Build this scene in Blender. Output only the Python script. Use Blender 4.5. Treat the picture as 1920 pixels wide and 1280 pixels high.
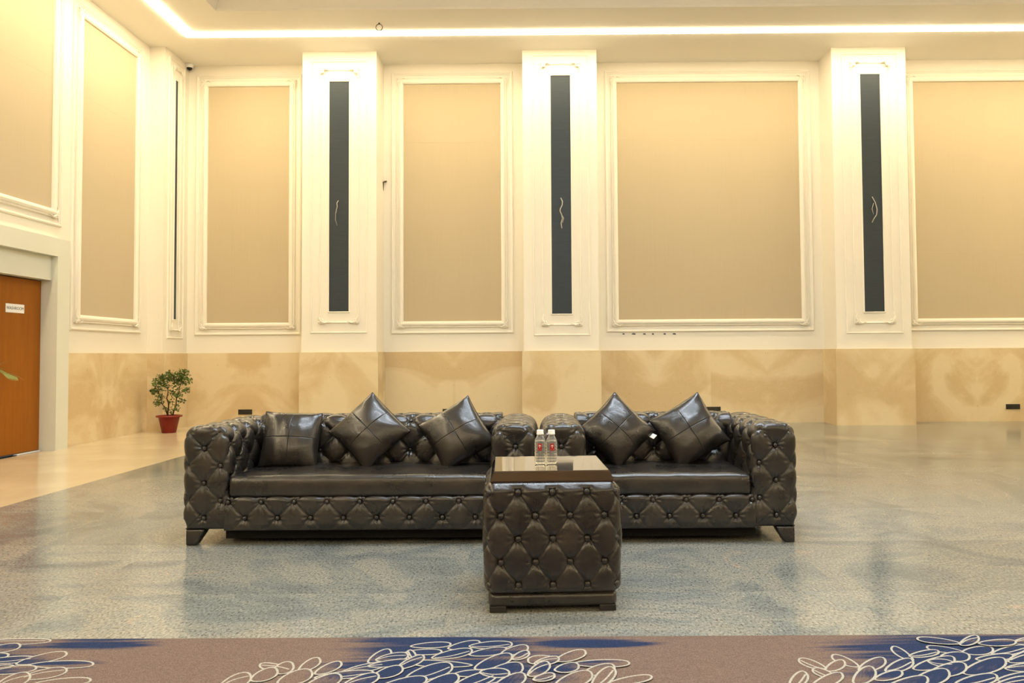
import bpy, bmesh, math, random
import numpy as np
from mathutils import Matrix, Vector

for o in list(bpy.data.objects): bpy.data.objects.remove(o)
SC = bpy.context.scene
COL = SC.collection
rng = random.Random(7)
nrng = np.random.default_rng(7)

# ---------------------------------------------------------------- camera
FPX, PX, PY, CAMH = 1493.0, 1009.2, 612.5, 1.14
YAW, PITCH, ROLL = -4.4736e-03, 3.5273e-02, -6.5700e-03
def cam_axes():
    cy, sy, cp, sp = math.cos(YAW), math.sin(YAW), math.cos(PITCH), math.sin(PITCH)
    fwd = np.array([sy*cp, cy*cp, sp]); right = np.array([cy, -sy, 0.0]); up = np.cross(right, fwd)
    c, s = math.cos(ROLL), math.sin(ROLL)
    return np.array([c*right+s*up, -s*right+c*up, fwd])
RC = cam_axes()
def ray(x, y): return RC.T @ np.array([(x-PX)/FPX, -(y-PY)/FPX, 1.0])
def on_z(x, y, z=0.0):
    d = ray(x, y); t = (z-CAMH)/d[2]; return d*t+np.array([0, 0, CAMH])
def on_y(x, y, Y):
    d = ray(x, y); return d*(Y/d[1])+np.array([0, 0, CAMH])
def on_x(x, y, X):
    d = ray(x, y); return d*(X/d[0])+np.array([0, 0, CAMH])
cd = bpy.data.cameras.new('camera'); cam = bpy.data.objects.new('camera', cd); COL.objects.link(cam)
cd.sensor_width = 36; cd.lens = FPX/1920*36
cd.shift_x = (960-PX)/1920; cd.shift_y = (PY-640)/1920
cd.clip_start = 0.05; cd.clip_end = 100
M = Matrix(((RC[0][0], RC[1][0], -RC[2][0], 0), (RC[0][1], RC[1][1], -RC[2][1], 0), (RC[0][2], RC[1][2], -RC[2][2], CAMH), (0, 0, 0, 1)))
cam.matrix_world = M
SC.camera = cam

# ---------------------------------------------------------------- world, lamps, exposure
w = bpy.data.worlds.new('world'); SC.world = w; w.use_nodes = True
w.node_tree.nodes['Background'].inputs[0].default_value = (0.9, 0.95, 1, 1)
w.node_tree.nodes['Background'].inputs[1].default_value = 0.05
SC.view_settings.view_transform = 'Standard'; SC.view_settings.look = 'None'
SC.view_settings.gamma = 1.0; SC.view_settings.use_curve_mapping = False
SC.view_settings.exposure = 0.45
STRIP_COL, STRIP_STR = (1.0, 0.835, 0.55), 40.0      # warm linear light let into the ceiling
PANEL_COL, PANEL_STR = (0.78, 0.89, 1.0), 124.0      # cool linear lamps over the middle of the hall

# ---------------------------------------------------------------- materials
def nt(name):
    m = bpy.data.materials.new(name); m.use_nodes = True
    n = m.node_tree.nodes; b = n['Principled BSDF']; return m, m.node_tree, n, b
def lnk(t, a, b): t.links.new(a, b)
def srgb(r, g, b):
    f = lambda c: ((c/255+0.055)/1.055)**2.4 if c/255 > 0.04045 else c/255/12.92
    return (f(r), f(g), f(b), 1)
def plain(name, col, rough=0.5, spec=0.5, metal=0.0, bump=0.0, bscale=80.0, var=0.0, vscale=6.0):
    m, t, n, b = nt(name)
    b.inputs['Base Color'].default_value = col; b.inputs['Roughness'].default_value = rough
    b.inputs['Specular IOR Level'].default_value = spec; b.inputs['Metallic'].default_value = metal
    tc = n.new('ShaderNodeTexCoord')
    if var:
        nz = n.new('ShaderNodeTexNoise'); nz.inputs['Scale'].default_value = vscale; nz.inputs['Detail'].default_value = 4
        lnk(t, tc.outputs['Object'], nz.inputs['Vector'])
        mx = n.new('ShaderNodeMix'); mx.data_type = 'RGBA'
        lnk(t, nz.outputs['Fac'], mx.inputs[0])
        mx.inputs[6].default_value = tuple(c*(1-var) for c in col[:3])+(1,)
        mx.inputs[7].default_value = tuple(min(1, c*(1+var)) for c in col[:3])+(1,)
        lnk(t, mx.outputs[2], b.inputs['Base Color'])
    if bump:
        nz = n.new('ShaderNodeTexNoise'); nz.inputs['Scale'].default_value = bscale; nz.inputs['Detail'].default_value = 3
        lnk(t, tc.outputs['Object'], nz.inputs['Vector'])
        bp = n.new('ShaderNodeBump'); bp.inputs['Strength'].default_value = bump; bp.inputs['Distance'].default_value = 0.01
        lnk(t, nz.outputs['Fac'], bp.inputs['Height']); lnk(t, bp.outputs[0], b.inputs['Normal'])
    return m
def emit(name, col, s):
    m, t, n, b = nt(name)
    b.inputs['Base Color'].default_value = (0.8, 0.8, 0.8, 1)
    b.inputs['Emission Color'].default_value = col+(1,); b.inputs['Emission Strength'].default_value = s
    return m
def ramp(n, stops):
    r = n.new('ShaderNodeValToRGB'); e = r.color_ramp.elements
    while len(e) < len(stops): e.new(0.5)
    for k, (p, c) in enumerate(stops): e[k].position = p; e[k].color = c
    return r
def noise(t, n, vec, scale, detail=4, rough=0.5, dist=0.0):
    z = n.new('ShaderNodeTexNoise'); z.inputs['Scale'].default_value = scale; z.inputs['Detail'].default_value = detail
    z.inputs['Roughness'].default_value = rough; z.inputs['Distortion'].default_value = dist
    if vec is not None: lnk(t, vec, z.inputs['Vector'])
    return z
def mixc(t, n, fac, a, b, mode='MIX'):
    m = n.new('ShaderNodeMix'); m.data_type = 'RGBA'; m.blend_type = mode
    for s, i in ((fac, 0), (a, 6), (b, 7)):
        if hasattr(s, 'links') or hasattr(s, 'is_linked'): lnk(t, s, m.inputs[i])
        else: m.inputs[i].default_value = s
    return m.outputs[2]
def mapping(t, n, vec, scale=(1, 1, 1), rot=(0, 0, 0)):
    mp = n.new('ShaderNodeMapping'); lnk(t, vec, mp.inputs[0])
    mp.inputs['Scale'].default_value = scale; mp.inputs['Rotation'].default_value = rot
    return mp.outputs[0]

MT = {}
MT['plaster'] = plain('plaster', (0.80, 0.75, 0.64, 1), 0.55, 0.3, var=0.015, vscale=1.5)
MT['ceil'] = plain('ceiling_paint', (0.88, 0.845, 0.765, 1), 0.7, 0.2)
MT['portal'] = plain('portal_paint', (0.66, 0.66, 0.56, 1), 0.5, 0.4, var=0.03, vscale=3)
MT['strip'] = emit('strip_light', STRIP_COL, STRIP_STR)
MT['panel_light'] = emit('panel_light', PANEL_COL, PANEL_STR)

def fabric_mat():
    m, t, n, b = nt('wall_fabric')
    tc = n.new('ShaderNodeTexCoord')
    v = mapping(t, n, tc.outputs['Object'], (14, 14, 0.5)); nz = noise(t, n, v, 3, 3)
    v2 = mapping(t, n, tc.outputs['Object'], (1, 1, 0.6)); nz2 = noise(t, n, v2, 1.2, 3)
    c = mixc(t, n, nz.outputs['Fac'], (0.450, 0.368, 0.240, 1), (0.50, 0.414, 0.275, 1))
    c = mixc(t, n, nz2.outputs['Fac'], c, (0.495, 0.412, 0.276, 1))
    lnk(t, c, b.inputs['Base Color']); b.inputs['Roughness'].default_value = 0.8; b.inputs['Specular IOR Level'].default_value = 0.15
    b.inputs['Sheen Weight'].default_value = 0.15
    return m
MT['fabric'] = fabric_mat()
def dark_mat():
    m, t, n, b = nt('dark_strip_fabric')
    tc = n.new('ShaderNodeTexCoord')
    v = mapping(t, n, tc.outputs['Object'], (1.5, 1.5, 40)); nz = noise(t, n, v, 3, 3)
    c = mixc(t, n, nz.outputs['Fac'], (0.016, 0.023, 0.030, 1), (0.032, 0.045, 0.054, 1))
    lnk(t, c, b.inputs['Base Color']); b.inputs['Roughness'].default_value = 0.5; b.inputs['Specular IOR Level'].default_value = 0.35
    return m
MT['dark'] = dark_mat()
def marble_mat(name='wall_marble', bright=1.0, coord='UV', rough=0.18):
    m, t, n, b = nt(name)
    tc = n.new('ShaderNodeTexCoord'); vec = tc.outputs[coord]
    big = noise(t, n, vec, 0.9, 5, 0.5, 0.9)
    r1 = ramp(n, [(0.43, (0.49*bright, 0.372*bright, 0.212*bright, 1)), (0.50, (0.54*bright, 0.428*bright, 0.257*bright, 1)), (0.55, (0.58*bright, 0.48*bright, 0.305*bright, 1))])
    lnk(t, big.outputs['Fac'], r1.inputs[0])
    mid = noise(t, n, vec, 5, 6, 0.6, 0.5)
    c = mixc(t, n, mid.outputs['Fac'], (0.42, 0.40, 0.36, 1), (0.60, 0.60, 0.60, 1))
    c = mixc(t, n, 0.5, r1.outputs[0], c, 'SOFT_LIGHT')
    vn = noise(t, n, vec, 2.2, 7, 0.65, 1.6)
    r2 = ramp(n, [(0.485, (0, 0, 0, 1)), (0.5, (1, 1, 1, 1)), (0.515, (0, 0, 0, 1))]); lnk(t, vn.outputs['Fac'], r2.inputs[0])
    mu = n.new('ShaderNodeMath'); mu.operation = 'MULTIPLY'; mu.inputs[1].default_value = 0.13; lnk(t, r2.outputs[0], mu.inputs[0])
    c = mixc(t, n, mu.outputs[0], c, (0.68*bright, 0.56*bright, 0.37*bright, 1))
    sp = noise(t, n, vec, 22, 2, 0.5)
    r3 = ramp(n, [(0.70, (0, 0, 0, 1)), (0.76, (1, 1, 1, 1))]); lnk(t, sp.outputs['Fac'], r3.inputs[0])
    mu2 = n.new('ShaderNodeMath'); mu2.operation = 'MULTIPLY'; mu2.inputs[1].default_value = 0.35; lnk(t, r3.outputs[0], mu2.inputs[0])
    c = mixc(t, n, mu2.outputs[0], c, (0.26, 0.17, 0.08, 1))
    lnk(t, c, b.inputs['Base Color']); b.inputs['Roughness'].default_value = rough; b.inputs['Specular IOR Level'].default_value = 0.4
    return m
MT['marble'] = marble_mat(bright=1.2)
def cream_floor():
    m, t, n, b = nt('cream_marble_floor')
    tc = n.new('ShaderNodeTexCoord'); big = noise(t, n, tc.outputs['Object'], 1.1, 5, 0.55, 0.6)
    r1 = ramp(n, [(0.35, (0.52, 0.42, 0.27, 1)), (0.65, (0.60, 0.50, 0.34, 1))]); lnk(t, big.outputs['Fac'], r1.inputs[0])
    lnk(t, r1.outputs[0], b.inputs['Base Color']); b.inputs['Roughness'].default_value = 0.16; b.inputs['Specular IOR Level'].default_value = 0.4
    return m
MT['cream'] = cream_floor()
def granite():
    m, t, n, b = nt('polished_granite')
    tc = n.new('ShaderNodeTexCoord'); oi = n.new('ShaderNodeObjectInfo'); obj = tc.outputs['Object']
    add = n.new('ShaderNodeVectorMath'); add.operation = 'ADD'
    sc = n.new('ShaderNodeVectorMath'); sc.operation = 'SCALE'; sc.inputs[3].default_value = 0.8
    lnk(t, oi.outputs['Location'], sc.inputs[0]); lnk(t, obj, add.inputs[0]); lnk(t, sc.outputs[0], add.inputs[1])
    P = add.outputs[0]
    flow = noise(t, n, mapping(t, n, P, (0.8, 0.9, 1), (0, 0, 0.7)), 1.3, 6, 0.62, 1.4)
    r1 = ramp(n, [(0.30, srgb(104, 109, 108)), (0.45, srgb(130, 134, 131)), (0.54, srgb(150, 148, 138)), (0.62, srgb(140, 142, 136)), (0.75, srgb(182, 162, 140))])
    lnk(t, flow.outputs['Fac'], r1.inputs[0])
    spk = noise(t, n, mapping(t, n, P, (1, 0.5, 1)), 90, 4, 0.75)
    r2 = ramp(n, [(0.33, (0.10, 0.10, 0.09, 1)), (0.47, (0.46, 0.46, 0.45, 1)), (0.56, (0.52, 0.52, 0.51, 1)), (0.70, (0.90, 0.88, 0.82, 1))])
    lnk(t, spk.outputs['Fac'], r2.inputs[0])
    c = mixc(t, n, 0.95, r1.outputs[0], r2.outputs[0], 'OVERLAY')
    streak = noise(t, n, mapping(t, n, P, (2.2, 8, 1), (0, 0, 0.8)), 2.5, 5, 0.7, 0.6)
    r3 = ramp(n, [(0.64, (0, 0, 0, 1)), (0.74, (1, 1, 1, 1))]); lnk(t, streak.outputs['Fac'], r3.inputs[0])
    mu = n.new('ShaderNodeMath'); mu.operation = 'MULTIPLY'; mu.inputs[1].default_value = 0.4; lnk(t, r3.outputs[0], mu.inputs[0])
    c = mixc(t, n, mu.outputs[0], c, (0.07, 0.07, 0.065, 1))
    pk = noise(t, n, P, 6, 3, 0.6, 0.6)
    r4 = ramp(n, [(0.70, (0, 0, 0, 1)), (0.75, (1, 1, 1, 1))]); lnk(t, pk.outputs['Fac'], r4.inputs[0])
    mu2 = n.new('ShaderNodeMath'); mu2.operation = 'MULTIPLY'; mu2.inputs[1].default_value = 0.45; lnk(t, r4.outputs[0], mu2.inputs[0])
    c = mixc(t, n, mu2.outputs[0], c, srgb(205, 165, 130))
    hs = n.new('ShaderNodeHueSaturation'); lnk(t, c, hs.inputs['Color'])
    mr = n.new('ShaderNodeMapRange'); mr.inputs[3].default_value = 0.76; mr.inputs[4].default_value = 0.94
    lnk(t, oi.outputs['Random'], mr.inputs[0]); lnk(t, mr.outputs[0], hs.inputs['Value'])
    lnk(t, hs.outputs[0], b.inputs['Base Color'])
    b.inputs['Roughness'].default_value = 0.13; b.inputs['Specular IOR Level'].default_value = 0.30
    bp = n.new('ShaderNodeBump'); bp.inputs['Strength'].default_value = 0.02; bp.inputs['Distance'].default_value = 0.01
    lnk(t, spk.outputs['Fac'], bp.inputs['Height']); lnk(t, bp.outputs[0], b.inputs['Normal'])
    return m
MT['granite'] = granite()
MT['grout'] = plain('joint_grey', (0.10, 0.10, 0.09, 1), 0.8)
def leather():
    m, t, n, b = nt('brown_leather')
    tc = n.new('ShaderNodeTexCoord'); obj = tc.outputs['Object']
    a = noise(t, n, obj, 5, 5, 0.6, 0.5); f = noise(t, n, obj, 28, 4, 0.6)
    r1 = ramp(n, [(0.30, (0.010, 0.009, 0.008, 1)), (0.55, (0.020, 0.0168, 0.014, 1)), (0.75, (0.042, 0.032, 0.023, 1))])
    lnk(t, a.outputs['Fac'], r1.inputs[0])
    c = mixc(t, n, 0.35, r1.outputs[0], f.outputs['Fac'], 'OVERLAY')
    lnk(t, c, b.inputs['Base Color'])
    rr = n.new('ShaderNodeMapRange'); rr.inputs[3].default_value = 0.20; rr.inputs[4].default_value = 0.38
    lnk(t, a.outputs['Fac'], rr.inputs[0]); lnk(t, rr.outputs[0], b.inputs['Roughness'])
    b.inputs['Specular IOR Level'].default_value = 0.55; b.inputs['Coat Weight'].default_value = 0.22; b.inputs['Coat Roughness'].default_value = 0.16
    vo = n.new('ShaderNodeTexVoronoi'); vo.inputs['Scale'].default_value = 260; lnk(t, obj, vo.inputs['Vector'])
    wr = noise(t, n, obj, 17, 5, 0.6, 1.0)
    ad = n.new('ShaderNodeMath'); ad.operation = 'MULTIPLY_ADD'; ad.inputs[1].default_value = 0.10
    lnk(t, vo.outputs['Distance'], ad.inputs[0]); lnk(t, wr.outputs['Fac'], ad.inputs[2])
    bp = n.new('ShaderNodeBump'); bp.inputs['Strength'].default_value = 0.22; bp.inputs['Distance'].default_value = 0.012
    lnk(t, ad.outputs[0], bp.inputs['Height']); lnk(t, bp.outputs[0], b.inputs['Normal'])
    return m
MT['leather'] = leather()
MT['black_cloth'] = plain('black_lining', (0.012, 0.011, 0.010, 1), 0.9, 0.1)
MT['black_foot'] = plain('black_foot', (0.012, 0.011, 0.010, 1), 0.4)
def wood_gloss(name, c1, c2, rough, sc=(1, 9, 9), coat=0.0):
    m, t, n, b = nt(name)
    tc = n.new('ShaderNodeTexCoord'); nz = noise(t, n, mapping(t, n, tc.outputs['Object'], sc), 3, 6, 0.6, 0.8)
    r1 = ramp(n, [(0.35, c1), (0.65, c2)]); lnk(t, nz.outputs['Fac'], r1.inputs[0])
    lnk(t, r1.outputs[0], b.inputs['Base Color']); b.inputs['Roughness'].default_value = rough
    b.inputs['Coat Weight'].default_value = coat; b.inputs['Coat Roughness'].default_value = 0.03
    return m
MT['table_wood'] = wood_gloss('glossy_brown_wood', (0.018, 0.008, 0.004, 1), (0.045, 0.021, 0.008, 1), 0.06, coat=1.0)
MT['door'] = wood_gloss('orange_veneer', (0.255, 0.080, 0.003, 1), (0.29, 0.095, 0.004, 1), 0.55, (6, 6, 0.4)); MT['door'].node_tree.nodes['Principled BSDF'].inputs['Specular IOR Level'].default_value = 0.2
MT['white'] = plain('white_plastic', (0.82, 0.82, 0.80, 1), 0.35)
MT['ink'] = plain('dark_ink', (0.04, 0.04, 0.045, 1), 0.6)
MT['black_plastic'] = plain('black_plastic', (0.022, 0.018, 0.012, 1), 0.35)
MT['dark_glass'] = plain('dark_dome', (0.01, 0.01, 0.01, 1), 0.08)
MT['terracotta'] = plain('red_plastic_pot', srgb(122, 30, 14), 0.4, 0.4, var=0.06)
MT['soil'] = plain('soil', (0.03, 0.02, 0.012, 1), 0.95, 0.1, bump=0.6, bscale=60)
MT['bark'] = plain('bark', (0.045, 0.028, 0.014, 1), 0.85, 0.2)
MT['leaf'] = plain('green_leaf', (0.085, 0.13, 0.022, 1), 0.45, 0.4, var=0.5, vscale=9)
MT['palm'] = plain('palm_leaf', (0.125, 0.135, 0.016, 1), 0.5, 0.3, var=0.25, vscale=6)
MT['wire_grey'] = plain('grey_wire', (0.42, 0.38, 0.32, 1), 0.4)
MT['rust'] = plain('rusty_steel', (0.10, 0.075, 0.04, 1), 0.6, 0.5, 0.5)
MT['stain'] = plain('stain', (0.62, 0.50, 0.33, 1), 0.7, 0.2)
MT['red_label'] = plain('red_label', srgb(176, 22, 26), 0.4)
def clear(name, rough=0.02, ior=1.45, col=(0.97, 0.99, 0.99, 1)):
    m, t, n, b = nt(name)
    b.inputs['Base Color'].default_value = col; b.inputs['Roughness'].default_value = rough
    b.inputs['Transmission Weight'].default_value = 1.0; b.inputs['IOR'].default_value = ior
    return m
MT['pet'] = clear('clear_bottle_plastic', 0.06, 1.25); MT['pet'].node_tree.nodes['Principled BSDF'].inputs['Transmission Weight'].default_value = 0.86
MT['water'] = clear('water', 0.0, 1.33)
def carpet_mat():
    m, t, n, b = nt('printed_carpet')
    at = n.new('ShaderNodeAttribute'); at.attribute_name = 'Col'
    tc = n.new('ShaderNodeTexCoord'); nz = noise(t, n, tc.outputs['Object'], 240, 2, 0.6)
    nz2 = noise(t, n, mapping(t, n, tc.outputs['Object'], (6, 60, 1)), 2.5, 4, 0.7)
    mr = n.new('ShaderNodeMapRange'); mr.inputs[1].default_value = 0.3; mr.inputs[2].default_value = 0.7; mr.inputs[3].default_value = 0.62; mr.inputs[4].default_value = 1.25
    lnk(t, nz.outputs['Fac'], mr.inputs[0])
    mr2 = n.new('ShaderNodeMapRange'); mr2.inputs[1].default_value = 0.3; mr2.inputs[2].default_value = 0.7; mr2.inputs[3].default_value = 0.88; mr2.inputs[4].default_value = 1.08
    lnk(t, nz2.outputs['Fac'], mr2.inputs[0])
    mu = n.new('ShaderNodeMath'); mu.operation = 'MULTIPLY'; lnk(t, mr.outputs[0], mu.inputs[0]); lnk(t, mr2.outputs[0], mu.inputs[1])
    sc = n.new('ShaderNodeVectorMath'); sc.operation = 'SCALE'; lnk(t, at.outputs['Color'], sc.inputs[0]); lnk(t, mu.outputs[0], sc.inputs[3])
    lnk(t, sc.outputs[0], b.inputs['Base Color']); b.inputs['Roughness'].default_value = 0.95; b.inputs['Specular IOR Level'].default_value = 0.05
    bp = n.new('ShaderNodeBump'); bp.inputs['Strength'].default_value = 0.5; bp.inputs['Distance'].default_value = 0.004
    lnk(t, nz.outputs['Fac'], bp.inputs['Height']); lnk(t, bp.outputs[0], b.inputs['Normal'])
    return m
MT['carpet'] = carpet_mat()

# ---------------------------------------------------------------- helpers
def mesh_obj(name, verts, faces, mat, parent=None, smooth=False, loc=None):
    me = bpy.data.meshes.new(name)
    if isinstance(verts, np.ndarray) and isinstance(faces, np.ndarray):
        nv, nf, k = len(verts), len(faces), faces.shape[1]
        me.vertices.add(nv); me.vertices.foreach_set('co', verts.astype(np.float32).ravel())
        me.loops.add(nf*k); me.loops.foreach_set('vertex_index', faces.astype(np.int32).ravel())
        me.polygons.add(nf); me.polygons.foreach_set('loop_start', np.arange(0, nf*k, k, dtype=np.int32))
        me.update(calc_edges=True); me.validate()
    else:
        me.from_pydata([tuple(v) for v in verts], [], [tuple(f) for f in faces]); me.update()
    if smooth: me.polygons.foreach_set('use_smooth', [True]*len(me.polygons))
    o = bpy.data.objects.new(name, me); COL.objects.link(o)
    if mat is not None: me.materials.append(mat if not isinstance(mat, str) else MT[mat])
    if parent is not None: o.parent = parent
    if loc is not None: o.location = loc
    return o
def link_copy(src, parent=None, name=None):
    o = bpy.data.objects.new(name or src.name.split('.')[0], src.data); COL.objects.link(o); o.parent = parent
    return o
def empty(name, loc=(0, 0, 0), rz=0.0, parent=None):
    o = bpy.data.objects.new(name, None); COL.objects.link(o); o.location = loc; o.rotation_euler = (0, 0, rz)
    o.empty_display_size = 0.1; o.parent = parent
    return o
def tag(o, label=None, cat=None, group=None, kind=None):
    if label: o['label'] = label
    if cat: o['category'] = cat
    if group: o['group'] = group
    if kind: o['kind'] = kind
    return o
class MB:
    def __init__(s): s.v = []; s.f = []
    def add(s, v, f):
        k = len(s.v); s.v += [tuple(p) for p in v]; s.f += [tuple(i+k for i in q) for q in f]; return s
    def box(s, x0, x1, y0, y1, z0, z1):
        return s.add([(x0, y0, z0), (x1, y0, z0), (x1, y1, z0), (x0, y1, z0), (x0, y0, z1), (x1, y0, z1), (x1, y1, z1), (x0, y1, z1)],
                     [(3, 2, 1, 0), (4, 5, 6, 7), (0, 1, 5, 4), (1, 2, 6, 5), (2, 3, 7, 6), (3, 0, 4, 7)])
    def bevbox(s, x0, x1, y0, y1, z0, z1, r):
        bm = bmesh.new(); m = bmesh.ops.create_cube(bm, size=1)
        for v in bm.verts: v.co = ((x0+x1)/2+v.co.x*(x1-x0), (y0+y1)/2+v.co.y*(y1-y0), (z0+z1)/2+v.co.z*(z1-z0))
        bmesh.ops.bevel(bm, geom=bm.edges[:], offset=r, segments=2, profile=0.5, affect='EDGES')
        bm.verts.index_update(); s.add([tuple(v.co) for v in bm.verts], [tuple(v.index for v in f.verts) for f in bm.faces]); bm.free(); return s
    def tube(s, pts, rad, seg=6, cap=True):
        pts = [np.array(p, float) for p in pts]; n = len(pts)
        rad = [rad]*n if not hasattr(rad, '__len__') else list(rad)
        vs = []; fs = []; ref = None
        for i, p in enumerate(pts):
            d = pts[min(i+1, n-1)]-pts[max(i-1, 0)]; d = d/(np.linalg.norm(d)+1e-9)
            if ref is None:
                ref = np.cross(d, [0, 0, 1.0]) if abs(d[2]) < 0.9 else np.cross(d, [1.0, 0, 0])
            ref = ref-d*np.dot(ref, d); ref /= np.linalg.norm(ref)+1e-9; b = np.cross(d, ref)
            for k in range(seg):
                a = 2*math.pi*k/seg; vs.append(p+rad[i]*(math.cos(a)*ref+math.sin(a)*b))
        for i in range(n-1):
            for k in range(seg):
                k2 = (k+1) % seg; fs.append((i*seg+k, i*seg+k2, (i+1)*seg+k2, (i+1)*seg+k))
        if cap: fs.append(tuple(range(seg-1, -1, -1))); fs.append(tuple((n-1)*seg+k for k in range(seg)))
        return s.add(vs, fs)
    def lathe(s, prof, seg=24, c=(0, 0, 0), cap=True):
        vs = []; fs = []; n = len(prof)
        for r, z in prof:
            for k in range(seg):
                a = 2*math.pi*k/seg; vs.append((c[0]+r*math.cos(a), c[1]+r*math.sin(a), c[2]+z))
        for i in range(n-1):
            for k in range(seg):
                k2 = (k+1) % seg; fs.append((i*seg+k, i*seg+k2, (i+1)*seg+k2, (i+1)*seg+k))
        if cap: fs.append(tuple(range(seg-1, -1, -1))); fs.append(tuple((n-1)*seg+k for k in range(seg)))
        return s.add(vs, fs)
    def build(s, name, mat, parent=None, smooth=False, loc=None): return mesh_obj(name, s.v, s.f, mat, parent, smooth, loc)

# ---------------------------------------------------------------- room shell
XL, XR, YB, YF, ZC = -6.15, 11.0, 13.2, -7.0, 6.03
TW = 0.15
wall_back = MB().box(XL-TW, XR+TW, YB, YB+TW, 0, ZC+0.6).build('wall_back', 'plaster')
tag(wall_back, 'long cream panelled back wall with pillars and marble dado', 'wall', kind='structure')
wl = MB()
DY0, DY1, DZ = 8.72, 9.82, 2.40           # opening of the washroom portal
wl.box(XL-TW, XL, YF, DY0-0.1, 0, ZC+0.6).box(XL-TW, XL, DY1+0.1, YB, 0, ZC+0.6).box(XL-TW, XL, DY0-0.1, DY1+0.1, DZ, ZC+0.6)
wall_left = wl.build('wall_left', 'plaster'); tag(wall_left, 'cream panelled side wall with the washroom door', 'wall', kind='structure')
wall_right = MB().box(XR, XR+TW, YF, YB, 0, ZC+0.6).build('wall_right', 'plaster'); tag(wall_right, 'plain cream wall on the far right, out of view', 'wall', kind='structure')
wall_front = MB().box(XL-TW, XR+TW, YF-TW, YF, 0, ZC+0.6).build('wall_front', 'plaster'); tag(wall_front, 'plain cream wall behind the viewer', 'wall', kind='structure')

# ceiling with raised tray
TX0, TX1, TY0, TY1 = -4.58, 9.4, -5.4, 11.08
ce = MB()
ce.box(XL-TW, XR+TW, TY1, YB+TW, ZC, ZC+0.5).box(XL-TW, XR+TW, YF-TW, TY0, ZC, ZC+0.5)
ce.box(XL-TW, TX0, TY0, TY1, ZC, ZC+0.5).box(TX1, XR+TW, TY0, TY1, ZC, ZC+0.5)
ceiling = ce.build('ceiling', 'ceil'); tag(ceiling, 'pale painted ceiling border with a raised tray', 'ceiling', kind='structure')
tr = MB()
e_ = 0.004; a = [(TX0+e_, TY0+e_), (TX1-e_, TY0+e_), (TX1-e_, TY1-e_), (TX0+e_, TY1-e_)]; ins = 0.10
bq = [(TX0+ins, TY0+ins), (TX1-ins, TY0+ins), (TX1-ins, TY1-ins), (TX0+ins, TY1-ins)]
vs = [(x, y, ZC-0.003) for x, y in a]+[(x, y, ZC+0.03) for x, y in a]+[(x, y, ZC+0.26) for x, y in bq]+[(x, y, ZC+0.30) for x, y in bq]
fs = []
for l in range(3):
    for k in range(4): k2 = (k+1) % 4; fs.append((l*4+k, l*4+k2, (l+1)*4+k2, (l+1)*4+k))
fs.append((12, 13, 14, 15))
mesh_obj('tray', vs, fs, 'ceil', ceiling)
# linear light, flush in the ceiling border
SX0, SX1, SY0, SY1, SW = -5.32, 10.1, -6.1, 11.90, 0.15
st = MB(); h = SW/2
for (x0, x1, y0, y1) in ((SX0-h, SX1+h, SY1-h, SY1+h), (SX0-h, SX1+h, SY0-h, SY0+h), (SX0-h, SX0+h, SY0+h, SY1-h), (SX1-h, SX1+h, SY0+h, SY1-h)):
    st.box(x0, x1, y0, y1, ZC-0.013, ZC-0.001)
tag(st.build('linear_ceiling_light', 'strip'), 'glowing warm white light line running round the ceiling border', 'ceiling light')
# long cool lamps on the raised tray over the seating and the carpet (above the picture)
for y, lab in ((2.9, 'long cool white linear lamp on the ceiling tray above the table'), (5.2, 'long cool white linear lamp on the ceiling tray right above the sofas')):
    r = empty('linear_ceiling_lamp', (0.9, y, ZC+0.30))
    MB().box(-2.3, 2.3, -0.075, 0.075, -0.05, 0.0).build('lamp_housing', 'white', r)
    MB().box(-2.27, 2.27, -0.055, 0.055, -0.058, -0.051).build('diffuser', 'panel_light', r)
    tag(r, lab, 'ceiling light', 'linear lamps on the ceiling tray')

# ---------------------------------------------------------------- mouldings
def frame_mesh(r, prof, toW):
    u0, u1, v0, v1 = r; vs = []; fs = []
    for d, hgt in prof:
        for (u, v) in ((u0-d, v0-d), (u1+d, v0-d), (u1+d, v1+d), (u0-d, v1+d)): vs.append(toW(u, v, hgt))
    for i in range(len(prof)-1):
        for k in range(4): k2 = (k+1) % 4; fs.append((i*4+k, i*4+k2, (i+1)*4+k2, (i+1)*4+k))
    return vs, fs
INNER = [(0, 0.004), (0.004, 0.030), (0.020, 0.044), (0.045, 0.050), (0.070, 0.042), (0.082, 0.026), (0.090, 0.024), (0.098, 0.030), (0.104, 0.022), (0.108, 0.0)]
OUTER = [(0.150, 0.0), (0.152, 0.012), (0.168, 0.014), (0.176, 0.026), (0.190, 0.030), (0.204, 0.022), (0.208, 0.0)]
BEAD = [(-0.014, 0.0), (-0.012, 0.008), (-0.005, 0.016), (0.005, 0.016), (0.012, 0.008), (0.014, 0.0)]
LIP = [(0, -0.004), (0.0, 0.014), (0.008, 0.018), (0.020, 0.010), (0.022, 0.0)]
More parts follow.
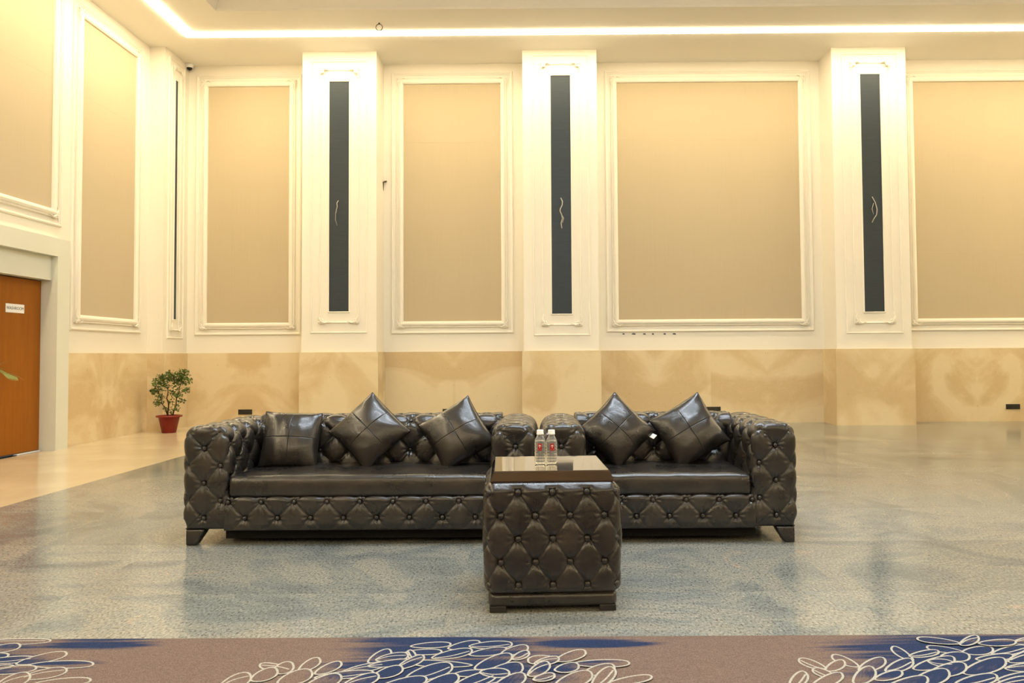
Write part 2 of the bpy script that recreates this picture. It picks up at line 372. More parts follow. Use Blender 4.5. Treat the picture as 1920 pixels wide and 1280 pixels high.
def ornament_mesh():
    m = MB()
    def curve(f, n, r0, r1, h0=0.026):
        pts = []; rad = []
        for i in range(n+1):
            t = i/n; x, z = f(t); pts.append((x, -h0-0.014*math.sin(math.pi*t), z)); rad.append(1.15*(r0+(r1-r0)*t)*(0.6+0.4*math.sin(math.pi*min(1, t*1.6+0.1))))
        m.tube(pts, rad, 6)
    for sw in (0, 1):
        g = (lambda x, z: (x, z)) if sw == 0 else (lambda x, z: (z, x))
        curve(lambda t: g(0.03+0.17*t, 0.028+0.012*math.sin(t*9)), 12, 0.017, 0.007)
        curve(lambda t: g(0.045+0.05*t+0.02*math.cos(5*t), 0.05+0.02*math.sin(5*t)), 10, 0.012, 0.007)
        curve(lambda t: g(0.10+0.04*math.cos(4.5*t+2), 0.03+0.022*math.sin(4.5*t+2)), 10, 0.010, 0.005)
        curve(lambda t: g(0.01+0.005*math.sin(6*t), 0.012+0.06*t), 8, 0.010, 0.006)
    curve(lambda t: (0.06+0.032*(1-0.7*t)*math.cos(7.5*t+3.9), 0.06+0.032*(1-0.7*t)*math.sin(7.5*t+3.9)), 18, 0.012, 0.008)
    curve(lambda t: (0.015+0.07*t, 0.015+0.07*t), 6, 0.016, 0.010)
    return m
ORN = ornament_mesh()
_orn = {}
def ornaments(r, off, toW, parent, key, scale=1.0):
    """four carved corner pieces; r = rect, off = where the outer corner sits"""
    u0, u1, v0, v1 = r
    for ci, (u, v, su, sv) in enumerate(((u0-off, v0-off, 1, 1), (u1+off, v0-off, -1, 1), (u1+off, v1+off, -1, -1), (u0-off, v1+off, 1, -1))):
        vs = [toW(u+su*x*scale, v+sv*z*scale, -y) for x, y, z in ORN.v]
        fs = ORN.f if su*sv > 0 else [q[::-1] for q in ORN.f]
        mesh_obj('corner_ornament', vs, fs, 'plaster', parent, True)
toB = lambda Y: (lambda u, v, hgt: (u, Y-hgt, v))
toL = lambda X: (lambda u, v, hgt: (X+hgt, u, v))
def quad(name, r, toW, hgt, mat, parent, thick=0.012):
    u0, u1, v0, v1 = r; c = ((u0, v0), (u1, v0), (u1, v1), (u0, v1))
    vs = [toW(u, v, hgt) for u, v in c]+[toW(u, v, hgt-thick) for u, v in c]
    return mesh_obj(name, vs, [(0, 1, 2, 3), (7, 6, 5, 4), (0, 4, 5, 1), (1, 5, 6, 2), (2, 6, 7, 3), (3, 7, 4, 0)], mat, parent)
def wall_panel(parent, r, toW, seam=None):
    u0, u1, v0, v1 = r
    bounds = [v0, v1] if not seam else [v0, seam, v1]
    root = None
    for k in range(len(bounds)-1):
        o = quad('fabric_panel', (u0, u1, bounds[k]+(0.0006 if k else 0), bounds[k+1]-(0.0006 if k < len(bounds)-2 else 0)), toW, 0.006, 'fabric', root or parent, 0.004)
        root = root or o
    vs, fs = frame_mesh(r, INNER, toW); mesh_obj('inner_moulding', vs, fs, 'plaster', root)
    vs, fs = frame_mesh(r, OUTER, toW); mesh_obj('outer_moulding', vs, fs, 'plaster', root)
    ornaments(r, 0.118, toW, root, 'p', 1.0)
    return root
tb = toB(YB)
wall_panel(wall_back, (-5.563, -4.205, 1.705, 5.665), tb, 4.64)
wall_panel(wall_back, (-2.290, -0.670, 1.710, 5.685), tb, 4.70)
wall_panel(wall_back, (1.280, 4.303, 1.715, 5.680), tb, 4.72)
wall_panel(wall_back, (6.222, 9.60, 1.700, 5.655), tb, 2.80)
tl = toL(XL)
wall_panel(wall_left, (10.52, 11.94, 1.712, 5.700), tl, 4.66)
wall_panel(wall_left, (7.60, 9.90, 3.015, 5.700), tl, 4.66)
wall_panel(wall_left, (4.60, 6.90, 1.712, 5.700), tl)

# pillars on the back wall
PY0 = 12.62
def pillar(xc, x0, x1, zs, slab_off):
    p = MB().box(x0, x1, PY0, YB, 0, ZC).build('pillar', 'plaster', wall_back)
    tp = toB(PY0); s = 0.157
    quad('dark_fabric_strip', (xc-s, xc+s, zs[0], zs[1]), tp, 0.003, 'dark', p, 0.003)
    r = (xc-s, xc+s, zs[0], zs[1])
    vs, fs = frame_mesh(r, LIP, tp); mesh_obj('strip_lip', vs, fs, 'plaster', p)
    ri = (xc-0.305, xc+0.305, zs[0]-0.175, zs[1]+0.19); vs, fs = frame_mesh(ri, BEAD, tp); mesh_obj('inner_bead', vs, fs, 'plaster', p)
    ro = (xc-0.440, xc+0.440, zs[0]-0.335, zs[1]+0.33); vs, fs = frame_mesh(ro, BEAD, tp); mesh_obj('outer_bead', vs, fs, 'plaster', p)
    ornaments(ri, 0.022, tp, p, 'q', 0.95)
    return p
pillar(-3.222, -3.815, -2.625, (1.85, 5.540), 0)
pillar(0.322, -0.285, 0.905, (1.79, 5.610), 0)
pillar(5.272, 4.665, 5.850, (1.79, 5.590), 0)
# pillar standing on the side wall by the corner
LPX = -5.90
lp = MB().box(XL, LPX, 12.36, YB, 0, ZC).build('pillar', 'plaster', wall_left)
tq = toL(LPX); r = (12.695, 12.79, 1.75, 5.62)
quad('dark_fabric_strip', r, tq, 0.003, 'dark', lp, 0.003)
vs, fs = frame_mesh(r, LIP, tq); mesh_obj('strip_lip', vs, fs, 'plaster', lp)
ri = (12.595, 12.90, 1.575, 5.80); vs, fs = frame_mesh(ri, BEAD, tq); mesh_obj('inner_bead', vs, fs, 'plaster', lp)
ro = (12.50, 13.03, 1.45, 5.92); vs, fs = frame_mesh(ro, BEAD, tq); mesh_obj('outer_bead', vs, fs, 'plaster', lp)
ornaments(ri, 0.022, tq, lp, 'q', 0.7)

# marble dado, slab by slab (book-matched: neighbours mirror each other)
DT = 1.205
slab_i = [0]
def slab(parent, P0, P1, nrm, flip, seed, z1=DT, th=0.03):
    """upright slab from plan point P0 to P1, standing proud of the wall along nrm"""
    P0 = np.array(P0, float); P1 = np.array(P1, float); n = np.array(nrm, float); L = np.linalg.norm(P1-P0); d = (P1-P0)/L; e = 0.0002
    a, b = P0+d*e, P1-d*e; g = 0.0
    vs = [(*(a+n*g), 0.0), (*(b+n*g), 0.0), (*(b+n*(g+th)), 0.0), (*(a+n*(g+th)), 0.0)]; vs += [(x, y, z1) for x, y, z in vs]
    fs = [(3, 2, 1, 0), (4, 5, 6, 7), (0, 1, 5, 4), (1, 2, 6, 5), (2, 3, 7, 6), (3, 0, 4, 7)]
    o = mesh_obj('marble_slab', vs, fs, 'marble', parent)
    uv = o.data.uv_layers.new(name='UVMap')
    for lp_ in o.data.loops:
        v = o.data.vertices[lp_.vertex_index].co; s = float(np.dot(np.array([v.x, v.y])-P0, d))
        uv.data[lp_.index].uv = ((L-s if flip else s)+seed*3.7, v.z+seed*1.3)
    # the print follows the slab, so a side face keeps the tone of its edge
    return o
def slabs(parent, P0, P1, nrm, n, seed, pair=True):
    P0 = np.array(P0, float); P1 = np.array(P1, float)
    for k in range(n):
        slab(parent, P0+(P1-P0)*k/n, P0+(P1-P0)*(k+1)/n, nrm, k % 2 == 1, seed+(k//2 if pair else k))
PT = 0.03
slabs(wall_back, (-5.87, YB), (-3.845, YB), (0, -1), 2, 1)
slabs(wall_back, (-2.595, YB), (-0.315, YB), (0, -1), 2, 2)
slabs(wall_back, (0.935, YB), (4.635, YB), (0, -1), 4, 3)
slabs(wall_back, (5.88, YB), (XR, YB), (0, -1), 4, 6)
for k, (x0, x1) in enumerate(((-3.815, -2.625), (-0.285, 0.905), (4.665, 5.850))):
    slabs(wall_back, (x0-PT, PY0), (x1+PT, PY0), (0, -1), 1, 9+k)
    slabs(wall_back, (x0, YB-PT), (x0, PY0), (-1, 0), 1, 12+k)
    slabs(wall_back, (x1, PY0), (x1, YB-PT), (1, 0), 1, 15+k)
slabs(wall_left, (XL, 10.09), (XL, 12.33), (1, 0), 2, 20)
slabs(wall_left, (XL, 12.36), (LPX+PT, 12.36), (0, -1), 1, 22)
slabs(wall_left, (LPX, 12.36), (LPX, YB-PT), (1, 0), 1, 23)
slabs(wall_left, (XL, YF), (XL, 8.45), (1, 0), 12, 24)
slabs(wall_right, (XR, YB-PT), (XR, YF), (-1, 0), 16, 40)
slabs(wall_front, (XR-PT, YF), (XL+PT, YF), (0, 1), 14, 50)
# chips in the plaster below the wide panel
for px, wd in ((1169, 0.02), (1188, 0.035), (1208, 0.025), (1224, 0.018), (1246, 0.022), (1264, 0.03)):
    p = on_y(px, 626, YB); MB().add([(p[0]-wd, YB-0.003, p[2]-0.006), (p[0]+wd, YB-0.003, p[2]-0.012), (p[0]+wd*0.8, YB-0.003, p[2]+0.010), (p[0]-wd*0.5, YB-0.003, p[2]+0.013),
        (p[0]-wd, YB+0.01, p[2]-0.006), (p[0]+wd, YB+0.01, p[2]-0.012), (p[0]+wd*0.8, YB+0.01, p[2]+0.010), (p[0]-wd*0.5, YB+0.01, p[2]+0.013)],
        [(0, 1, 2, 3), (0, 4, 5, 1), (1, 5, 6, 2), (2, 6, 7, 3), (3, 7, 4, 0)]).build('plaster_chip', 'ink', wall_back)

# ---------------------------------------------------------------- door and portal
door = MB().bevbox(-6.235, -6.20, DY0+0.005, DY1-0.005, 0.02, 2.095, 0.003).build('door_1', 'door')
tag(door, 'orange veneered washroom door in a deep pale portal', 'door', kind='structure')
pt = MB()
pf = -6.0
pt.box(XL, pf, DY1, 10.075, 0, 2.625).box(XL, pf, DY0-0.25, DY0, 0, 2.625).box(XL, pf, DY0, DY1, DZ, 2.625)
portal = pt.build('trim_1', 'portal'); tag(portal, 'pale painted portal surround around the washroom door', 'door frame', kind='structure')
MB().box(-6.299, -6.08, DY0+0.0005, DY1-0.0005, 2.105, DZ-0.0005).build('head_board', 'portal', portal)
MB().box(-6.30, XL, DY1, DY1+0.1, 0, DZ).build('jamb', 'portal', portal); MB().box(-6.30, XL, DY0-0.1, DY0, 0, DZ).build('jamb', 'portal', portal)
MB().box(-6.34, -6.30, DY0-0.1, DY1+0.1, 0, 2.4).build('back_board', 'black_cloth', portal)
MB().box(-6.24, -6.17, DY1-0.45, DY1-0.02, 0.0, 0.012).build('threshold', 'white', door)
def text_mesh(txt, size):
    cu = bpy.data.curves.new('lettering', 'FONT'); cu.body = txt; cu.size = size; cu.align_x = 'CENTER'; cu.align_y = 'CENTER'; cu.extrude = 0.0004; cu.resolution_u = 3
    to = bpy.data.objects.new('tmp', cu); COL.objects.link(to); dg = bpy.context.evaluated_depsgraph_get()
    me = bpy.data.meshes.new_from_object(to.evaluated_get(dg)); bpy.data.objects.remove(to); return me
sg = empty('door_sign', (-6.199, 9.325, 1.727)); sg.rotation_euler = (0, 0, math.pi/2)
MB().bevbox(-0.165, 0.165, -0.006, 0.0, -0.052, 0.052, 0.002).build('sign_plate', 'white', sg)
tm = text_mesh('WASHROOM', 0.052); tm.materials.clear(); tm.materials.append(MT['ink'])
to = bpy.data.objects.new('lettering', tm); COL.objects.link(to); to.parent = sg; to.location = (0, -0.0068, 0); to.rotation_euler = (math.pi/2, 0, 0)
tag(sg, 'small white WASHROOM plate on the orange door', 'sign')

# ---------------------------------------------------------------- floor
floor = MB().box(XL-TW, XR+TW, YF-TW, YB+TW, -0.2, -0.012).build('floor', 'grout'); tag(floor, 'polished grey granite floor with a cream marble border', 'floor', kind='structure')
BX = -4.16
CARP_Y = 3.24
tile_mesh = {}
def tile(x0, x1, y0, y1, mat, name, e=0.0003):
    wdt, dp = x1-x0-2*e, y1-y0-2*e; key = (round(wdt, 3), round(dp, 3), mat)
    if key not in tile_mesh:
        o = MB().add([(-wdt/2, -dp/2, -0.012), (wdt/2, -dp/2, -0.012), (wdt/2, dp/2, -0.012), (-wdt/2, dp/2, -0.012), (-wdt/2, -dp/2, 0), (wdt/2, -dp/2, 0), (wdt/2, dp/2, 0), (-wdt/2, dp/2, 0)],
            [(3, 2, 1, 0), (4, 5, 6, 7), (0, 1, 5, 4), (1, 2, 6, 5), (2, 3, 7, 6), (3, 0, 4, 7)]).build(name, mat, floor); tile_mesh[key] = o
    else: o = link_copy(tile_mesh[key], floor)
    o.location = ((x0+x1)/2, (y0+y1)/2, 0)
ys = [3.865+1.02*k for k in range(-1, 9)]+[YB]
xs = [BX+1.87*k for k in range(0, 8)]+[XR]
for j in range(len(ys)-1):
    for i in range(len(xs)-1): tile(xs[i], xs[i+1], ys[j], ys[j+1], 'granite', 'granite_tile')
ysb = [YF+1.0*k for k in range(0, 20)]+[YB]
for j in range(len(ysb)-1): tile(XL, BX, ysb[j], ysb[j+1], 'cream', 'marble_border_tile', 0.0004)

# ---------------------------------------------------------------- carpet
CT = 0.010
def fbm(x, y, seed):
    r = np.random.default_rng(seed); tot = 0
    for k in range(5):
        ph = r.uniform(0, 6.28, 4); an = r.uniform(-0.6, 0.6); s = 2.0**k
        tot = tot+np.sin(s*(x*math.cos(an)+y*math.sin(an))+ph[0])*np.cos(s*(y*0.9-x*0.35)+ph[1])/s
    return tot
C_MAUVE = np.array(srgb(118, 100, 90)[:3]); C_BLUE = np.array(srgb(38, 53, 84)[:3]); C_WHITE = np.array(srgb(176, 172, 160)[:3])
# dye patches: centre and half size, read off the floor under the carpet's blue areas
def px_blob(x0, x1, y0, y1, s):
    c = on_z((x0+x1)/2, (y0+y1)/2, CT); d = on_z(x1, (y0+y1)/2, CT); e = on_z((x0+x1)/2, y0, CT)
    return (c[0], c[1], abs(d[0]-c[0]), abs(e[1]-c[1]), s)
BLOBS = [px_blob(645, 1000, 1180, 1320, 1.5), px_blob(560, 800, 1240, 1310, 0.9), px_blob(1615, 2080, 1175, 1320, 1.5), px_blob(1600, 1800, 1240, 1310, 0.9),
         px_blob(-260, 70, 1200, 1290, 1.2), px_blob(80, 290, 1196, 1218, 1.3), px_blob(1000, 1215, 1196, 1216, 1.3), px_blob(0, 190, 1238, 1256, 0.9), px_blob(980, 1190, 1236, 1252, 1.0), px_blob(980, 1090, 1215, 1290, 0.9),
         (-0.9, 2.2, 0.7, 0.35, 1.3), (1.4, 2.1, 0.6, 0.4, 1.3), (0.3, 1.6, 0.8, 0.3, 1.2), (-2.6, 1.9, 0.6, 0.4, 1.2), (3.2, 2.3, 0.7, 0.3, 1.2)]
def blue_mask(x, y):
    m = np.zeros_like(x)
    for cx, cy, sx, sy, s in BLOBS:
        q = ((np.abs(x-cx)/sx)**2.4+(np.abs(y-cy)/sy)**2.4); m = np.maximum(m, s*np.exp(-q*0.75))
    streak = fbm(x*2.0, y*55.0, 3)*0.26+fbm(x*5.0, y*120.0, 5)*0.20
    return np.clip((m+streak*(0.30+m)-0.46)*1.9, 0, 1)
def carpet_col(x, y):
    k = blue_mask(x, y)[..., None]*0.96
    return C_MAUVE*(1-k)+C_BLUE*k
gx = np.concatenate([np.arange(XL+0.06, -3.4, 0.3), np.arange(-3.4, 3.4, 0.012), np.arange(3.4, XR-0.02, 0.3), [XR-0.02]])
gy = np.concatenate([np.arange(YF+0.02, 1.2, 0.3), np.arange(1.2, 2.6, 0.03), np.arange(2.6, CARP_Y, 0.006), [CARP_Y]])
GX, GY = np.meshgrid(gx, gy); nx, ny = len(gx), len(gy)
V = np.stack([GX, GY, np.full_like(GX, CT)], -1).reshape(-1, 3)
ii = np.arange(nx*ny).reshape(ny, nx)
F = np.stack([ii[:-1, :-1], ii[:-1, 1:], ii[1:, 1:], ii[1:, :-1]], -1).reshape(-1, 4)
nb = len(V)   # skirt down to the floor along the granite
sk = np.stack([gx, np.full(nx, CARP_Y), np.full(nx, -0.012)], -1); V = np.vstack([V, sk]); si = nb+np.arange(nx)
F = np.vstack([F, np.stack([ii[-1, :-1], ii[-1, 1:], si[1:], si[:-1]], -1)])
carpet = mesh_obj('carpet', V, F, 'carpet'); tag(carpet, 'mauve and blue carpet with cream petal outlines across the foreground', 'carpet')
def set_col(o, cols):
    at = o.data.color_attributes.new('Col', 'FLOAT_COLOR', 'POINT')
    at.data.foreach_set('color', np.concatenate([cols, np.ones((len(cols), 1))], 1).astype(np.float32).ravel())
set_col(carpet, carpet_col(V[:, 0], V[:, 1]))
# petal outlines: each petal is a slightly raised tuft with a cream border, later ones lie over earlier ones
PET = []   # base -> tip in picture pixels on the carpet plane, half width in pixels
def P(bx, by, tx, ty, hw): PET.append((bx, by, tx, ty, hw))
for q in ((-70, 1206, 95, 1201, 6), (-30, 1222, 38, 1210, 8), (-60, 1232, 16, 1228, 6), (-40, 1242, 64, 1234, 7), (30, 1245, 125, 1225, 9), (-60, 1262, 26, 1250, 7), (55, 1247, 175, 1245, 8), (-30, 1262, 68, 1252, 8), (40, 1272, 125, 1256, 10), (60, 1284, 170, 1275, 8), (-10, 1290, 56, 1266, 13),
          (770, 1212, 845, 1208, 6), (840, 1216, 900, 1205, 8), (880, 1212, 960, 1208, 8), (760, 1224, 828, 1222, 6), (810, 1234, 885, 1220, 9), (880, 1228, 950, 1218, 8), (940, 1226, 990, 1214, 9), (780, 1238, 765, 1221, 8), (690, 1242, 733, 1221, 10), (705, 1238, 765, 1229, 9), (885, 1248, 770, 1243, 7), (890, 1254, 960, 1230, 12), (960, 1236, 992, 1224, 8),
          (560, 1258, 600, 1237, 10), (545, 1257, 487, 1248, 8), (512, 1260, 550, 1248, 12), (590, 1264, 640, 1244, 9), (640, 1262, 722, 1246, 8), (690, 1250, 772, 1240, 7), (745, 1254, 795, 1232, 9), (470, 1276, 520, 1258, 12), (520, 1282, 585, 1262, 14), (590, 1272, 700, 1262, 8), (700, 1270, 755, 1254, 11), (760, 1274, 848, 1250, 15), (850, 1266, 908, 1262, 7), (890, 1280, 980, 1250, 17), (410, 1292, 470, 1268, 14), (570, 1292, 640, 1270, 13), (640, 1290, 710, 1268, 12), (700, 1296, 800, 1274, 12), (790, 1292, 860, 1270, 13), (850, 1290, 930, 1266, 13), (920, 1296, 985, 1268, 14), (900, 1262, 955, 1264, 10),
          (1040, 1236, 990, 1240, 9), (1042, 1240, 1098, 1224, 10), (1002, 1246, 1048, 1236, 8), (1075, 1246, 1180, 1245, 8), (990, 1268, 1030, 1246, 12), (1040, 1258, 1085, 1250, 10), (1095, 1264, 1152, 1252, 11), (1000, 1276, 1040, 1268, 8), (1040, 1288, 1110, 1266, 15), (1110, 1290, 1152, 1256, 15), (1140, 1284, 1222, 1271, 8),
          (1800, 1208, 1720, 1199, 6), (1800, 1210, 1835, 1197, 9), (1835, 1208, 1905, 1206, 7), (1900, 1204, 1960, 1198, 8), (1810, 1224, 1738, 1213, 6), (1805, 1222, 1862, 1218, 9), (1860, 1226, 1925, 1214, 9), (1712, 1238, 1672, 1214, 8), (1705, 1230, 1760, 1222, 7), (1765, 1230, 1818, 1232, 10), (1830, 1236, 1900, 1230, 7), (1890, 1240, 1960, 1222, 12),
          (1610, 1250, 1560, 1230, 8), (1550, 1255, 1498, 1237, 8), (1548, 1256, 1584, 1242, 10), (1610, 1256, 1660, 1238, 12), (1660, 1258, 1712, 1240, 12), (1712, 1254, 1790, 1236, 12), (1740, 1240, 1788, 1246, 8), (1806, 1262, 1886, 1240, 15), (1742, 1264, 1812, 1250, 14), (1885, 1254, 1960, 1250, 9), (1600, 1280, 1640, 1256, 16), (1570, 1272, 1524, 1256, 8), (1640, 1274, 1692, 1262, 9), (1706, 1284, 1780, 1262, 16), (1790, 1284, 1870, 1270, 12), (1870, 1276, 1950, 1264, 9), (1480, 1292, 1512, 1263, 14), (1520, 1290, 1580, 1266, 12), (1650, 1298, 1740, 1274, 14), (1850, 1296, 1930, 1274, 12)): P(*q)
pv, pf_, pc = [], [], []
def petal(ax, k):
    """ax: list of floor outline points (n,2); flat fill with a raised cream rim"""
    n = len(ax); c = ax.mean(0); z = CT+0.0012+0.00007*(k % 60)
    wd = 0.0040
    d = np.roll(ax, -1, 0)-np.roll(ax, 1, 0); nn = np.stack([d[:, 1], -d[:, 0]], -1); nn /= np.linalg.norm(nn, axis=1)[:, None]+1e-9
    if np.sum((ax-c)*nn) < 0: nn = -nn
    o, i_ = ax+nn*wd, ax-nn*wd
    b = len(pv)
    for ring in (o, i_):
        for p in ring: pv.append((p[0], p[1], z)); pc.append(tuple(C_WHITE))
    for j in range(n):
        j2 = (j+1) % n; pf_.append((b+j, b+j2, b+n+j2, b+n+j))
    h2 = n//2; m_ = 7; b2 = len(pv); G = []      # fill, dyed like the carpet around it
    for j in range(h2+1):
        L_, R_ = i_[j], i_[(n-j) % n]
        for k_ in range(m_): t = k_/(m_-1); G.append(L_*(1-t)+R_*t)
    G = np.array(G); cc_ = carpet_col(G[:, 0], G[:, 1])
    for g_, c_ in zip(G, cc_): pv.append((g_[0], g_[1], z-0.00003)); pc.append(tuple(c_))
    for j in range(h2):
        for k_ in range(m_-1): q = b2+j*m_+k_; pf_.append((q, q+1, q+m_+1, q+m_))
def petal_px(bx, by, tx, ty, hw, k):
    n = 28; pts = []
    dx, dy = tx-bx, ty-by; L = math.hypot(dx, dy); nxp, nyp = -dy/L, dx/L
    for j in range(n):
        a = 2*math.pi*j/n; s = 0.5-0.5*math.cos(a); off = math.copysign(1, math.sin(a))*hw*1.75*(s**0.62)*((1-s+1e-9)**0.40)
        pts.append(on_z(bx+dx*s+nxp*off, by+dy*s+nyp*off, CT)[:2])
    petal(np.array(pts), k)
    if (k*7) % 5 < 2:      # inner rib, bowed to one side
        sg_ = 1 if k % 2 else -1; z = CT+0.0014+0.00007*(k % 60); ax = []
        for j in range(13):
            s = 0.06+0.88*j/12; off = sg_*hw*0.42*math.sin(math.pi*s)*(1-0.5*s); ax.append(on_z(bx+dx*s+nxp*off, by+dy*s+nyp*off, CT)[:2])
        ax = np.array(ax); d = np.gradient(ax, axis=0); nn = np.stack([-d[:, 1], d[:, 0]], -1); nn /= np.linalg.norm(nn, axis=1)[:, None]
        b = len(pv)
        for p_, n_ in zip(ax, nn):
            for sd in (-1, 1): pv.append((p_[0]+sd*n_[0]*0.0034, p_[1]+sd*n_[1]*0.0034, z)); pc.append(tuple(C_WHITE))
        for j in range(12): pf_.append((b+2*j, b+2*j+1, b+2*j+3, b+2*j+2))
for k, q in enumerate(PET): petal_px(*q, k)
for k in range(150):    # the same print goes on towards the viewer, below the picture
    cx = rng.uniform(-2.8, 2.8); cy = rng.uniform(1.5, 2.72)
    if fbm(np.array([cx*1.6]), np.array([cy*2.0]), 11)[0] < 0.1: continue
    L, hw, an = rng.uniform(0.14, 0.24), rng.uniform(0.03, 0.05), rng.uniform(-0.2, 1.2); n = 24; pts = []
    for j in range(n):
        a = 2*math.pi*j/n; s = -math.cos(a)*L/2; o_ = math.sin(a)*hw; pts.append((cx+s*math.cos(an)-o_*math.sin(an), cy+s*math.sin(an)+o_*math.cos(an)))
    petal(np.array(pts), k)
pat = mesh_obj('petal_pattern', pv, pf_, 'carpet', carpet); tag(pat, kind='stuff'); set_col(pat, np.array(pc))

# ---------------------------------------------------------------- tufted upholstery
def tuft(a, b, ha, hb, A, pit, seed=0.0, power=0.5, fold=0.7, wr=0.0035, cw=0.006, cr=0.004):
    p = (a/ha+b/hb)/2; q = (a/ha-b/hb)/2
    sp, sq = np.abs(np.sin(np.pi*p)), np.abs(np.sin(np.pi*q))
    i, j = np.round(p), np.round(q)
    da = ((p-i)+(q-j))*ha; db = ((p-i)-(q-j))*hb; r = np.hypot(da, db); an = np.arctan2(db, da)
    hgt = A*(1-(1-(sp*sq+1e-6)**power)*(fold+(1-fold)*np.exp(-(r/0.055)**2)))
    g = 0.5*math.hypot(1/ha, 1/hb); dp, dq = np.abs(p-i)/g, np.abs(q-j)/g
    hgt = hgt-cr*np.maximum(np.exp(-(dp/cw)**2), np.exp(-(dq/cw)**2))*(0.2+0.8*np.exp(-(r/0.06)**2))
    hgt = hgt-pit*np.exp(-(r/0.024)**2)
    hgt = hgt+wr*np.exp(-((r-0.030)/0.020)**2)*np.cos(9*an+i*2.3+j*4.1+seed)
    hgt = hgt+0.0012*np.sin(a*31+seed)*np.cos(b*27+1.3*seed)
    return hgt
def rrect(W, H, rt, rb, res):
    """closed rounded section, from bottom of the c1=0 side upwards; returns points, normals, arclength"""
    pts, nrm = [], []
    def line(a, b, n):
        L = math.hypot(b[0]-a[0], b[1]-a[1]); k = max(1, int(L/res))
        for i in range(k): t = i/k; pts.append((a[0]+(b[0]-a[0])*t, a[1]+(b[1]-a[1])*t)); nrm.append(n)
    def arc(c, r, a0, a1):
        k = max(4, int(abs(a1-a0)*r/res))
        for i in range(k): t = a0+(a1-a0)*i/k; pts.append((c[0]+r*math.cos(t), c[1]+r*math.sin(t))); nrm.append((math.cos(t), math.sin(t)))
    pi = math.pi
    line((0, rb), (0, H-rt), (-1, 0)); arc((rt, H-rt), rt, pi, pi/2)
    line((rt, H), (W-rt, H), (0, 1)); arc((W-rt, H-rt), rt, pi/2, 0)
    line((W, H-rt), (W, rb), (1, 0)); arc((W-rb, rb), rb, 0, -pi/2)
    line((W-rb, 0), (rb, 0), (0, -1)); arc((rb, rb), rb, -pi/2, -pi)
    p = np.array(pts); n = np.array(nrm); d = np.linalg.norm(np.roll(p, -1, 0)-p, axis=1); s = np.concatenate([[0], np.cumsum(d)[:-1]])+rb
    return p, n, s
def block(L, W, H, rt, rb, re, res, wrap=None, cap=None, capb=None, bulge=None, extra=None):
    """sweep the section (c1 0..W, c2 0..H) along axis a 0..L with rounded ends.
    wrap(a, s, c1, c2), cap(c1, c2) -> displacement. returns (a, c1, c2) points and quads"""
    p, n, s = rrect(W, H, rt, rb, res); m = len(p)
    rings = []
    cl = np.stack([np.full(m, W/2), np.clip(p[:, 1], min(W/2, H/2), max(H-W/2, H/2))], -1) if H >= W else np.stack([np.clip(p[:, 0], H/2, W-H/2), np.full(m, H/2)], -1)
    nc = max(3, int(min(W, H)/2/res)); nr = max(4, int(re*1.57/res)+1)
    def inset(e): return np.stack([np.clip((p-e*n)[:, 0], e, W-e), np.clip((p-e*n)[:, 1], e, H-e)], -1)
    edge = inset(re)
    for k in range(nc): t = k/nc; rings.append((0.0, cl*(1-t)+edge*t, 0.0, 0))
    for k in range(nr): th = math.pi/2*k/nr; rings.append((re-re*math.cos(th), inset(re*(1-math.sin(th))), th, 0))
    ns = max(2, int((L-2*re)/res))
    for k in range(ns): rings.append((re+(L-2*re)*k/ns, p, math.pi/2, 0))
    for k in range(nr, -1, -1): th = math.pi/2*k/nr; rings.append((L-re+re*math.cos(th), inset(re*(1-math.sin(th))), th, 1))
    for k in range(nc-1, -1, -1): t = k/nc; rings.append((L, cl*(1-t)+edge*t, 0.0, 1))
    out = []
    for a, q, th, end in rings:
        av = np.full(m, a); na = (-1 if end == 0 else 1)*math.cos(th); nn = n*math.sin(th)
        dsp = np.zeros(m); wc, ws = math.cos(th)**2, math.sin(th)**2
        if wrap is not None and ws > 0: dsp += ws*wrap(av, s, q[:, 0], q[:, 1])
        c_ = cap if end == 0 else capb
        if c_ is not None and wc > 0: dsp += wc*c_(q[:, 0], q[:, 1])
        P3 = np.stack([av+na*dsp, q[:, 0]+nn[:, 0]*dsp, q[:, 1]+nn[:, 1]*dsp], -1)
        if bulge is not None:
            f = bulge(a/L); P3[:, 1] = W/2+(P3[:, 1]-W/2)*f; P3[:, 2] = H/2+(P3[:, 2]-H/2)*f
        if extra is not None: P3 = extra(P3)
        out.append(P3)
    V = np.vstack(out); R_ = len(rings); ii = np.arange(R_*m).reshape(R_, m); jn = np.roll(np.arange(m), -1)
    F = np.stack([ii[:-1], ii[:-1][:, jn], ii[1:][:, jn], ii[1:]], -1).reshape(-1, 4)
    return V, F
def section_at(W, H, rt, rb, sv):
    """point and normal on the section at arclength sv (measured from c2=0 on the c1=0 side)"""
    p, n, s = rrect(W, H, rt, rb, 0.004); k = int(np.argmin(np.abs(s-sv))); return p[k], n[k]
bt = MB().lathe([(0.0015, -0.006), (0.012, -0.005), (0.0135, 0.0), (0.0115, 0.004), (0.007, 0.0065), (0.0015, 0.0075)], 12)
BUTTON = bpy.data.meshes.new('button'); BUTTON.from_pydata(bt.v, [], bt.f); BUTTON.materials.append(MT['leather']); BUTTON.polygons.foreach_set('use_smooth', [True]*len(BUTTON.polygons))
def button(parent, pos, nrm, sc=1.0):
    o = bpy.data.objects.new('button', BUTTON); COL.objects.link(o); o.parent = parent
    o.rotation_mode = 'QUATERNION'; o.rotation_quaternion = Vector(nrm).to_track_quat('Z', 'Y'); o.location = pos; o.scale = (sc, sc, sc)
RES = 0.0075
